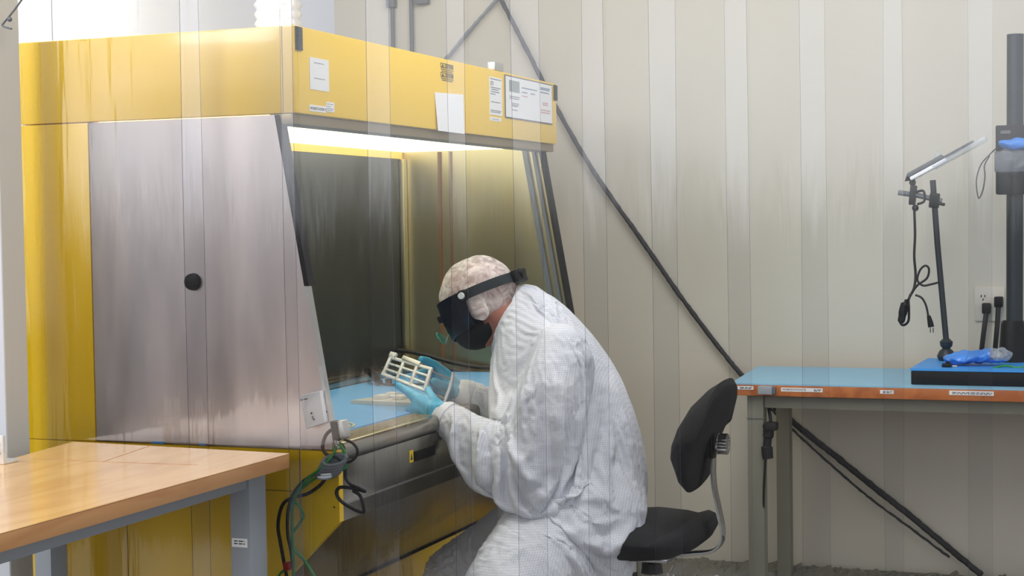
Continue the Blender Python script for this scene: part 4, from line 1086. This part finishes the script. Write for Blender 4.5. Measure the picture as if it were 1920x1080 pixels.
for i, p in enumerate(sp_):
    t_ = (sp_[min(i + 1, len(sp_) - 1)] - sp_[max(i - 1, 0)]).normalized()
    nrm = t_.cross(Vector((0, 1, 0))).normalized()
    ring = [b.verts.new(p + Vector((0, 0.021 * a, 0)) + nrm * (0.0045 * c)) for a, c in ((-1, -0.6), (-0.7, -1), (0.7, -1), (1, -0.6), (1, 0.6), (0.7, 1), (-0.7, 1), (-1, 0.6))]
    if r0_:
        for k in range(8): b.faces.new((r0_[k], r0_[(k + 1) % 8], ring[(k + 1) % 8], ring[k]))
    else: b.faces.new(list(reversed(ring)))
    r0_ = ring
b.faces.new(r0_); obj('back_spine', b, 'chrome', st)
b = bm_(); q1 = (0.547, 0.850, 0.371); box(b, (q1[0] - 0.12, 0.76, 0.380), (q1[0] + 0.13, 0.94, 0.392), 0.003); obj('seat_plate', b, 'chrome', st)
b = bm_(); cyl(b, (q1[0], 0.85, 0.10), (q1[0], 0.85, 0.335), 0.019); cyl(b, (q1[0], 0.85, 0.06), (q1[0], 0.85, 0.14), 0.03); obj('gas_column', b, 'black', st)
b = bm_(); cyl(b, (q1[0], 0.85, 0.335), (q1[0], 0.85, 0.380), 0.021); obj('column_collar', b, 'chrome', st)
b = bm_(); q2 = (0.623, 0.800, 0.372); cyl(b, (q2[0], 0.80, 0.345), (q2[0], 0.80, 0.372), 0.030, 0.026); cyl(b, (q2[0], 0.80, 0.370), (q2[0], 0.80, 0.381), 0.012); obj('tension_knob', b, 'black', st)
for k in range(5):
    a = 2 * math.pi * k / 5 + 0.5
    b = bm_(); e_ = Vector((q1[0] + 0.28 * math.cos(a), 0.85 + 0.28 * math.sin(a), 0.055))
    tube(b, [(q1[0], 0.85, 0.10), e_ + Vector((0, 0, 0.02))], 0.018, 10, smooth=False); ft = obj('foot', b, 'black', st)
    b = bm_(); cyl(b, e_ + Vector((0, -0.012, -0.027)), e_ + Vector((0, 0.012, -0.027)), 0.0275); obj('caster', b, 'rubber', ft)

# ------------------------------------------------------------------ workbench at the wall
BY0, BY1 = 1.633, 2.246
wb = thing('workbench', 'wood edged workbench with a pale blue mat against the cream wall', 'bench', (1.5, 1.95, 0.0))
ol = [(0.641, BY0), (0.594, BY1), (2.6, BY1), (2.6, BY0)]
b = bm_(); prism(b, [(x, y, 0.741) for x, y in ol], (0, 0, 0.034), 0.002); bt = obj('bench_top', b, 'bench_edge', wb)
b = bm_(); prism(b, [(x + 0.004 * (1 if x < 1 else -1), y + (0.002 if y < 2 else -0.004), 0.7753) for x, y in ol], (0, 0, 0.0045)); o = obj('bench_mat', b, 'mat_pale', smooth=False); tag(o, 'pale blue mat covering the workbench top', 'mat')
def bleg(x0, x1, y0, y1):
    b = bm_(); box(b, (x0, y0, 0.0), (x1, y1, 0.7405), 0.003); return obj('leg', b, 'bench_leg', wb)
q3 = (0.679, 2.150, 0.393); q4 = (0.726, 2.150, 0.395)
bl = bleg(0.691, 0.743, 1.66, 1.71); bleg(q3[0], q4[0], 2.15, 2.2); bleg(2.45, 2.5, 1.66, 1.71); bleg(2.45, 2.5, 2.15, 2.2)
b = bm_(); box(b, (0.690, 1.658, 0.664), (0.744, 1.6605, 0.667)); obj('leg_joint', b, 'dark_steel', bl)
b = bm_(); box(b, (0.745, 1.67, 0.70), (2.45, 1.70, 0.7405)); box(b, (0.70, 1.711, 0.70), (0.73, 2.149, 0.7405)); box(b, (0.745, 2.16, 0.70), (2.45, 2.19, 0.7405)); obj('frame_rail', b, 'bench_leg', wb)
def bsticker(x0, x1, z0, z1, txt=None, split=None):
    b = bm_(); box(b, (x0, BY0 - 0.0012, z0), (x1, BY0 - 0.0002, z1)); s = obj('edge_sticker', b, 'paper', bt, smooth=False)
    b = bm_()
    if txt: text_bm(b, txt, (x0 + 0.004, BY0 - 0.0016, z0 + 0.0035), (1, 0, 0), (0, 0, 1), (z1 - z0) * 0.72)
    a = split or x0 + 0.004
    lines_bm(b, (a, BY0 - 0.0014, z0), (1, 0, 0), (0, 0, 1), [(0.004, (z1 - z0) * 0.62, x1 - a - 0.008), (0.004, (z1 - z0) * 0.32, x1 - a - 0.012)], 0.002)
    obj('lettering', b, 'print', s, smooth=False)
bsticker(0.806, 0.936, 0.757, 0.769, 'WORKSTATION 72', 0.905); bsticker(0.667, 0.718, 0.760, 0.771); bsticker(1.112, 1.153, 0.757, 0.768); bsticker(1.318, 1.447, 0.758, 0.771)
t = thing('edge_clamp', 'small grey clamp block gripping the front edge of the workbench', 'clamp', (0.763, 1.62, 0.745))
b = bm_(); box(b, (0.737, 1.606, 0.748), (0.782, 1.6325, 0.7735), 0.003); obj('clamp_body', b, 'grey_steel', t)
b = bm_(); box(b, (0.782, 1.610, 0.749), (0.791, 1.6325, 0.771), 0.002); obj('clamp_lever', b, 'dark_steel', t)
t = thing('hanging_plug', 'black inline plug hanging on its cord between the bench legs', 'plug', (0.77, 1.64, 0.56))
b = bm_(); tube(b, [(0.735, 1.720, 0.729), (0.751, 1.700, 0.696), (0.762, 1.680, 0.656), (0.763, 1.660, 0.641)], 0.0055, 8); obj('cord', b, 'cable', t)
b = bm_(); tube(b, [(0.761, 1.650, 0.649), (0.761, 1.650, 0.622), (0.757, 1.650, 0.591), (0.756, 1.650, 0.566), (0.759, 1.650, 0.541)], [0.018, 0.017, 0.013, 0.018, 0.017], 14); box(b, (0.753, 1.628, 0.632), (0.790, 1.668, 0.657), 0.004); obj('plug_body', b, 'rubber', t)
b = bm_(); tube(b, [(0.752, 1.650, 0.544), (0.748, 1.650, 0.498), (0.742, 1.660, 0.419), (0.737, 1.670, 0.315), (0.737, 1.680, 0.193)], 0.004, 8); obj('lower_cord', b, 'cable', t)

# boom stand
bs = thing('boom_stand', 'tall black column stand with a sliding carriage at the bench right end', 'stand', (1.5, 1.95, 0.78))
b = bm_(); box(b, (1.196, 1.70, 0.7805), (1.86, 2.13, 0.823), 0.004); obj('base', b, 'black', bs)
b = bm_(); cyl(b, (1.482, 2.0, 0.94), (1.487, 2.0, 1.87), 0.026, seg=24); obj('column', b, 'band', bs)
b = bm_(); loft(b, [((1.476, 2.0, 0.8235), (0.045, 0, 0), (0, 0.045, 0)), ((1.476, 2.0, 0.95), (0.036, 0, 0), (0, 0.036, 0)), ((1.478, 2.0, 0.962), (0.032, 0, 0), (0, 0.032, 0))], 24); obj('column_foot', b, 'black', bs)
b = bm_(); box(b, (1.429, 1.955, 1.364), (1.535, 2.045, 1.582), 0.005); cg = obj('carriage', b, 'black', bs)
b = bm_(); box(b, (1.426, 1.952, 1.435), (1.538, 1.9545, 1.50)); box(b, (1.445, 1.952, 1.555), (1.475, 1.9545, 1.565)); obj('carriage_label', b, 'dark_steel', cg)
b = bm_()
ell(b, (1.488, 1.945, 1.522), (0.052, 0, 0), (0, 0.026, 0), (0, 0, 0.017)); bb = remesh(b, 0.006, 2)
for v in bb.verts: v.co += Vector((noise.noise(v.co * 40), noise.noise(v.co * 40 + Vector((5, 0, 0))), noise.noise(v.co * 40 + Vector((0, 9, 0))))) * 0.008
o = obj('blue_cloth', bb, 'bag_blue'); tag(o, 'crumpled blue cover tied on the black stand carriage', 'cover')
b = bm_(); ell(b, (1.478, 1.945, 1.470), (0.056, 0, 0), (0, 0.028, 0), (0, 0, 0.042)); bb = remesh(b, 0.006, 2)
for v in bb.verts: v.co += Vector((noise.noise(v.co * 35), noise.noise(v.co * 35 + Vector((5, 0, 0))), noise.noise(v.co * 35 + Vector((0, 9, 0))))) * 0.010
o = obj('plastic_cover', bb, 'thin_wrap'); tag(o, 'clear plastic wrap bunched below the blue cover on the carriage', 'cover')
hose('wire_loop', [(1.432, 1.950, 1.510), (1.411, 1.950, 1.490), (1.386, 1.950, 1.461), (1.373, 1.950, 1.424), (1.371, 1.950, 1.390), (1.378, 1.950, 1.353), (1.391, 1.950, 1.381), (1.397, 1.950, 1.423), (1.396, 1.950, 1.457), (1.412, 1.950, 1.487)], 0.0022, 'cable', 'thin twisted wire loop dangling from the black carriage')
b = bm_(); pd = [(1.198, 1.672, 0.824), (1.202, 2.085, 0.824)]
prism(b, [(1.194, 1.698, 0.8235), (pd[1][0], pd[1][1], 0.8235), (1.86, pd[1][1], 0.8235), (1.86, 1.698, 0.8235)], (0, 0, 0.007))
for v in b.verts:
    pass
o = obj('bench_pad', b, 'pad_blue', smooth=False); tag(o, 'bright blue pad on the black base of the column stand', 'mat')
# retort stand and lamp
rs = thing('retort_stand', 'black clamp stand holding the tilted lamp above the workbench', 'stand', (1.27, 2.0, 0.83))
b = bm_(); tube(b, [(1.230, 2.000, 1.415), (1.244, 2.000, 1.204), (1.270, 2.000, 0.893)], 0.0095, 12, smooth=False); obj('rod', b, 'band', rs)
b = bm_()
c0 = (1.270, 2.000, 0.893)
loft(b, [((1.270, 2.0, 0.8312), (0.024, 0, 0), (0, 0.024, 0)), ((1.270, 2.0, 0.845), (0.030, 0, 0), (0, 0.030, 0)), ((1.270, 2.0, 0.862), (0.022, 0, 0), (0, 0.022, 0)), ((1.270, 2.0, 0.870), (0.012, 0, 0), (0, 0.012, 0)), ((1.270, 2.0, 0.878), (0.019, 0, 0), (0, 0.019, 0)), ((1.270, 2.0, 0.892), (0.021, 0, 0), (0, 0.021, 0)), ((1.270, 2.0, 0.902), (0.010, 0, 0), (0, 0.010, 0))], 20); obj('stand_base', b, 'band', rs)
b = bm_(); tube(b, [(1.120, 2.000, 1.377), (1.181, 2.000, 1.367), (1.258, 2.000, 1.347)], 0.0085, 12, smooth=False); obj('cross_bar', b, 'dark_steel', rs)
b = bm_(); q5 = Vector((1.235, 2.000, 1.349)); obox(b, q5, (1, 0, -0.1), (0.1, 0, 1), (0, -1, 0), 0.030, 0.048, 0.034, 0.004); tube(b, [q5 + Vector((0.005, -0.012, -0.008)), q5 + Vector((0.034, -0.02, -0.014))], 0.005, 8, smooth=False); obj('boss_head', b, 'black', rs)
b = bm_(); q6 = Vector((1.167, 2.000, 1.368)); obox(b, q6, (1, 0, -0.1), (0.1, 0, 1), (0, -1, 0), 0.020, 0.064, 0.030, 0.004); ball(b, q6 + Vector((0.008, -0.006, -0.042)), 0.011); tube(b, [q6 + Vector((0.012, -0.01, 0.01)), q6 + Vector((0.035, -0.012, 0.012)), q6 + Vector((0.037, -0.012, -0.02)), q6 + Vector((0.015, -0.01, -0.03))], 0.004, 8); obj('boss_head', b, 'black', rs)
lp = thing('panel_lamp', 'slim tilted lamp with clear diffuser clamped to the black stand', 'lamp', (1.152, 2.000, 1.417))
L0, L1 = Vector((1.154, 2.000, 1.423)), Vector((1.372, 2.000, 1.539)); ld = (L1 - L0).normalized(); lu = Vector((-ld.z, 0, ld.x))
b = bm_(); Lm = L0 + (L1 - L0) * 0.5
obox(b, L0 + ld * 0.065 + lu * 0.008, ld, lu, (0, -1, 0), 0.125, 0.014, 0.05, 0.003); obox(b, Lm + ld * 0.045 + lu * 0.003, ld, lu, (0, -1, 0), 0.13, 0.008, 0.045, 0.002); obj('lamp_housing', b, 'dark_steel', lp)
b = bm_(); obox(b, L0 + ld * 0.070 - lu * 0.006, ld, lu, (0, -1, 0), 0.13, 0.012, 0.052, 0.004); obj('lamp_tube', b, 'white_plastic', lp)
b = bm_(); obox(b, Lm + ld * 0.055 - lu * 0.008, ld, lu, (0, -1, 0), 0.19, 0.016, 0.055, 0.005); obj('diffuser', b, 'clear_bag', lp)
b = bm_(); tube(b, [L0 + Vector((0, 0, 0.006)), L0 + Vector((-0.008, 0, -0.004)), q6 + Vector((0, 0, 0.05)), q6], 0.008, 10, smooth=False); ball(b, L0 + Vector((0.012, 0, -0.014)), 0.011); obj('lamp_hinge', b, 'black', lp)
b = bm_(); prism(b, [L0 + ld * 0.10 + lu * 0.016 + Vector((0, -0.02, 0)), L0 + ld * 0.125 + lu * 0.034 + Vector((0, -0.02, 0)), L0 + ld * 0.125 + lu * 0.016 + Vector((0, -0.02, 0))], (0, 0.04, 0)); obj('lamp_fin', b, 'clear_bag', lp)
hose('lamp_cord', [(1.171, 2.000, 1.323), (1.173, 2.000, 1.239), (1.170, 2.000, 1.170), (1.174, 2.000, 1.109), (1.170, 1.990, 1.066), (1.158, 1.980, 1.039), (1.146, 1.970, 1.006), (1.132, 1.970, 0.977), (1.127, 1.970, 0.958), (1.138, 1.970, 0.946), (1.154, 1.970, 0.960), (1.156, 1.970, 0.998), (1.154, 1.970, 1.032)], 0.0042, 'cable', 'black lamp cord hanging straight with a coiled bottom end')
hose('lamp_cord', [(1.156, 1.985, 1.040), (1.182, 1.980, 1.075), (1.212, 1.980, 1.098), (1.219, 1.980, 1.127), (1.208, 1.980, 1.139), (1.191, 1.980, 1.125), (1.182, 1.980, 1.093), (1.199, 1.980, 1.075), (1.223, 1.985, 1.078), (1.247, 1.985, 1.084)], 0.0036, 'cable', 'black lamp cord knotted in a loop against the stand rod')
t = thing('power_plug', 'lamp plug dangling on a short black cord beside the stand rod', 'plug', (1.223, 1.980, 0.932))
b = bm_(); tube(b, [(1.175, 1.980, 1.044), (1.195, 1.980, 1.035), (1.209, 1.980, 1.010), (1.217, 1.980, 0.970)], 0.0034, 8); obj('cord', b, 'cable', t)
b = bm_(); tube(b, [(1.217, 1.980, 0.977), (1.222, 1.980, 0.956), (1.225, 1.980, 0.940)], [0.006, 0.009, 0.010], 10, smooth=False); obj('plug_body', b, 'black', t)
b = bm_(); q7 = Vector((1.227, 1.980, 0.934)); box(b, q7 + Vector((-0.006, -0.002, -0.012)), q7 + Vector((-0.003, 0.002, 0.004))); box(b, q7 + Vector((0.003, -0.002, -0.012)), q7 + Vector((0.006, 0.002, 0.004))); obj('prong', b, 'chrome', t)
b = bm_(); tube(b, [(1.151, 1.955, 1.030), (1.141, 1.955, 0.998), (1.134, 1.955, 0.964)], [0.006, 0.014, 0.012], 12); ball(b, (1.134, 1.955, 0.964), 0.012)
o = obj('cord_switch', b, 'black', angle=60); tag(o, 'black cord switch hanging left of the stand rod', 'switch')
# bag, green wires, clip
b = bm_(); c7 = Vector((1.377, 1.840, 0.851)); ell(b, c7 + Vector((-0.02, 0, 0.004)), (0.085, 0, 0.006), (0, 0.05, 0), (0, 0, 0.018)); ell(b, c7 + Vector((0.06, 0, 0.012)), (0.045, 0, 0), (0, 0.045, 0), (0, 0, 0.024)); bb = remesh(b, 0.005, 1)
for v in bb.verts:
    q = v.co; v.co = q + Vector((noise.noise(q * 45), noise.noise(q * 45 + Vector((5, 0, 0))), noise.noise(q * 45 + Vector((0, 9, 0))))) * 0.012
    v.co.z = max(v.co.z, 0.832)
mb = bb
for f in mb.faces:
    f.material_index = 1 if (f.calc_center_median().x > c7.x + 0.045 and f.calc_center_median().z > 0.848) else 0
o = obj('blue_bag', mb, None, mats=['bag_blue', 'clear_bag'], angle=25); tag(o, 'crumpled blue and clear plastic bag on the bright blue pad', 'bag')
o = hose('green_wire', [(1.435, 1.760, 0.830), (1.470, 1.780, 0.836), (1.509, 1.780, 0.831), (1.563, 1.780, 0.841)], 0.0032, 'cable_green', 'upper green wire lying on the bright blue pad')
o = hose('green_wire', [(1.445, 1.715, 0.820), (1.474, 1.720, 0.825), (1.505, 1.720, 0.820), (1.567, 1.720, 0.828)], 0.0032, 'cable_green', 'lower green wire at the front edge of the bright blue pad')
t = thing('small_clip', 'small black clip in front of the blue plastic bag', 'clip', (1.295, 1.76, 0.831))
b = bm_(); box(b, (1.283, 1.75, 0.8308), (1.312, 1.78, 0.842), 0.003); cyl(b, (1.30, 1.765, 0.842), (1.30, 1.765, 0.848), 0.006); obj('clip_body', b, 'black', t)
b = bm_(); box(b, (1.312, 1.76, 0.831), (1.328, 1.775, 0.836), 0.001); obj('clip_tab', b, 'aluminium', t)
# wall outlet and cords
t = thing('wall_outlet', 'ivory wall outlet on the cream wall behind the column stand', 'outlet', (1.29, 2.325, 0.93))
b = bm_(); o1, o2 = (1.330, 2.325, 0.939), (1.428, 2.325, 1.056); box(b, (o1[0], 2.322, o1[2]), (o2[0], 2.3295, o2[2]), 0.003); wp = obj('face_plate', b, 'outlet', t)
b = bm_()
for x, z in ((o1[0] + 0.02, o2[2] - 0.035), (o1[0] + 0.032, o2[2] - 0.035), (o1[0] + 0.026, o2[2] - 0.047)): box(b, (x, 2.3205, z), (x + 0.003, 2.3222, z + 0.008))
obj('socket_slot', b, 'black', wp)
for (a, c, d, lab) in ((1850, 578, 1838, 'left black plug and cord in the wall outlet'), (1871, 566, 1862, 'right black plug and cord in the wall outlet')):
    t = thing('outlet_plug', lab, 'plug', (0, 0, 0))
    x_, z_ = {1850: (1.370, 0.984), 1871: (1.410, 1.006)}[a]
    e_ = {1850: (1.352, 2.290, 0.822), 1871: (1.396, 2.290, 0.823)}[a]; m_ = {1850: (1.363, 2.285, 0.909), 1871: (1.405, 2.285, 0.910)}[a]
    t.location = (x_, 2.31, z_); ROOT[t.name] = Vector((x_, 2.31, z_))
    b = bm_(); box(b, (x_ - 0.014, 2.285, z_ - 0.018), (x_ + 0.014, 2.3215, z_ + 0.018), 0.005); obj('plug_body', b, 'black', t)
    b = bm_(); tube(b, [(x_, 2.295, z_ - 0.015), m_, e_, Vector(e_) + Vector((-0.01, 0, -0.06))], 0.0085, 10); obj('cord', b, 'cable', t)

# wall cables
def rope(name, pts, r, label):
    b = bm_(); sp0 = spline(pts, 26)
    tube(b, sp0, r, 10, smooth=False)
    for v in b.verts: v.co += Vector((noise.noise(v.co * 60), 0, noise.noise(v.co * 60 + Vector((3, 3, 3))))) * 0.0025
    o = obj(name, b, 'cable_grey' if name == 'ceiling_cable' else 'braid', angle=80); return tag(o, label, 'cable')
rope('wall_cable', [(-0.450, 2.300, 2.288), (-0.377, 2.300, 2.134), (-0.274, 2.300, 1.934), (-0.161, 2.300, 1.717), (-0.018, 2.300, 1.476), (0.152, 2.300, 1.237), (0.330, 2.300, 0.986), (0.514, 2.300, 0.753), (0.621, 2.295, 0.654), (0.678, 2.295, 0.608)], 0.0085, 'long black cable slanting down the cream wall to the workbench')
rope('floor_cable', [(0.622, 2.290, 0.651), (0.735, 2.290, 0.558), (0.866, 2.290, 0.458), (0.995, 2.285, 0.358), (1.106, 2.270, 0.278), (1.230, 2.270, 0.178), (1.357, 2.220, 0.090)], 0.011, 'thick black cable sagging under the workbench toward the floor')
rope('thin_wire', [(0.620, 2.260, 0.643), (0.701, 2.270, 0.565), (0.813, 2.270, 0.465), (0.960, 2.270, 0.340), (1.107, 2.260, 0.237), (1.250, 2.250, 0.137)], 0.0042, 'thin black wire hanging below the thick floor cable')
rope('ceiling_cable', [(-0.388, 2.305, 2.147), (-0.467, 2.305, 2.070), (-0.534, 2.305, 2.004), (-0.605, 2.305, 1.931), (-0.714, 2.305, 1.851)], 0.007, 'black cable greyed for haze, slanting left from the ceiling above the cabinet')  # grey colour stands in for curtain haze over the black cable

# crumpled clear plastic along the foot of the wall
b = bm_()
nx, nr = 260, 12
prev = None
for i in range(nx + 1):
    x = -0.1 + 2.3 * i / nx
    ring = []
    for k in range(nr):
        a = math.pi * k / (nr - 1)
        p = Vector((x, 2.22 - 0.085 * math.cos(a), 0.003 + 0.075 * math.sin(a)))
        d = noise.noise(p * 28) * 0.022 + noise.noise(p * 70) * 0.014
        q = Vector((p.x + d * 0.6, p.y + d * 0.5, max(0.002, p.z + d * math.sin(a))))
        ring.append(b.verts.new(q))
    if prev:
        for k in range(nr - 1): b.faces.new((prev[k], prev[k + 1], ring[k + 1], ring[k]))
    prev = ring
o = obj('crumpled_plastic', b, 'debris', smooth=False); tag(o, 'crumpled clear plastic sheeting along the foot of the cream wall', 'plastic sheeting')
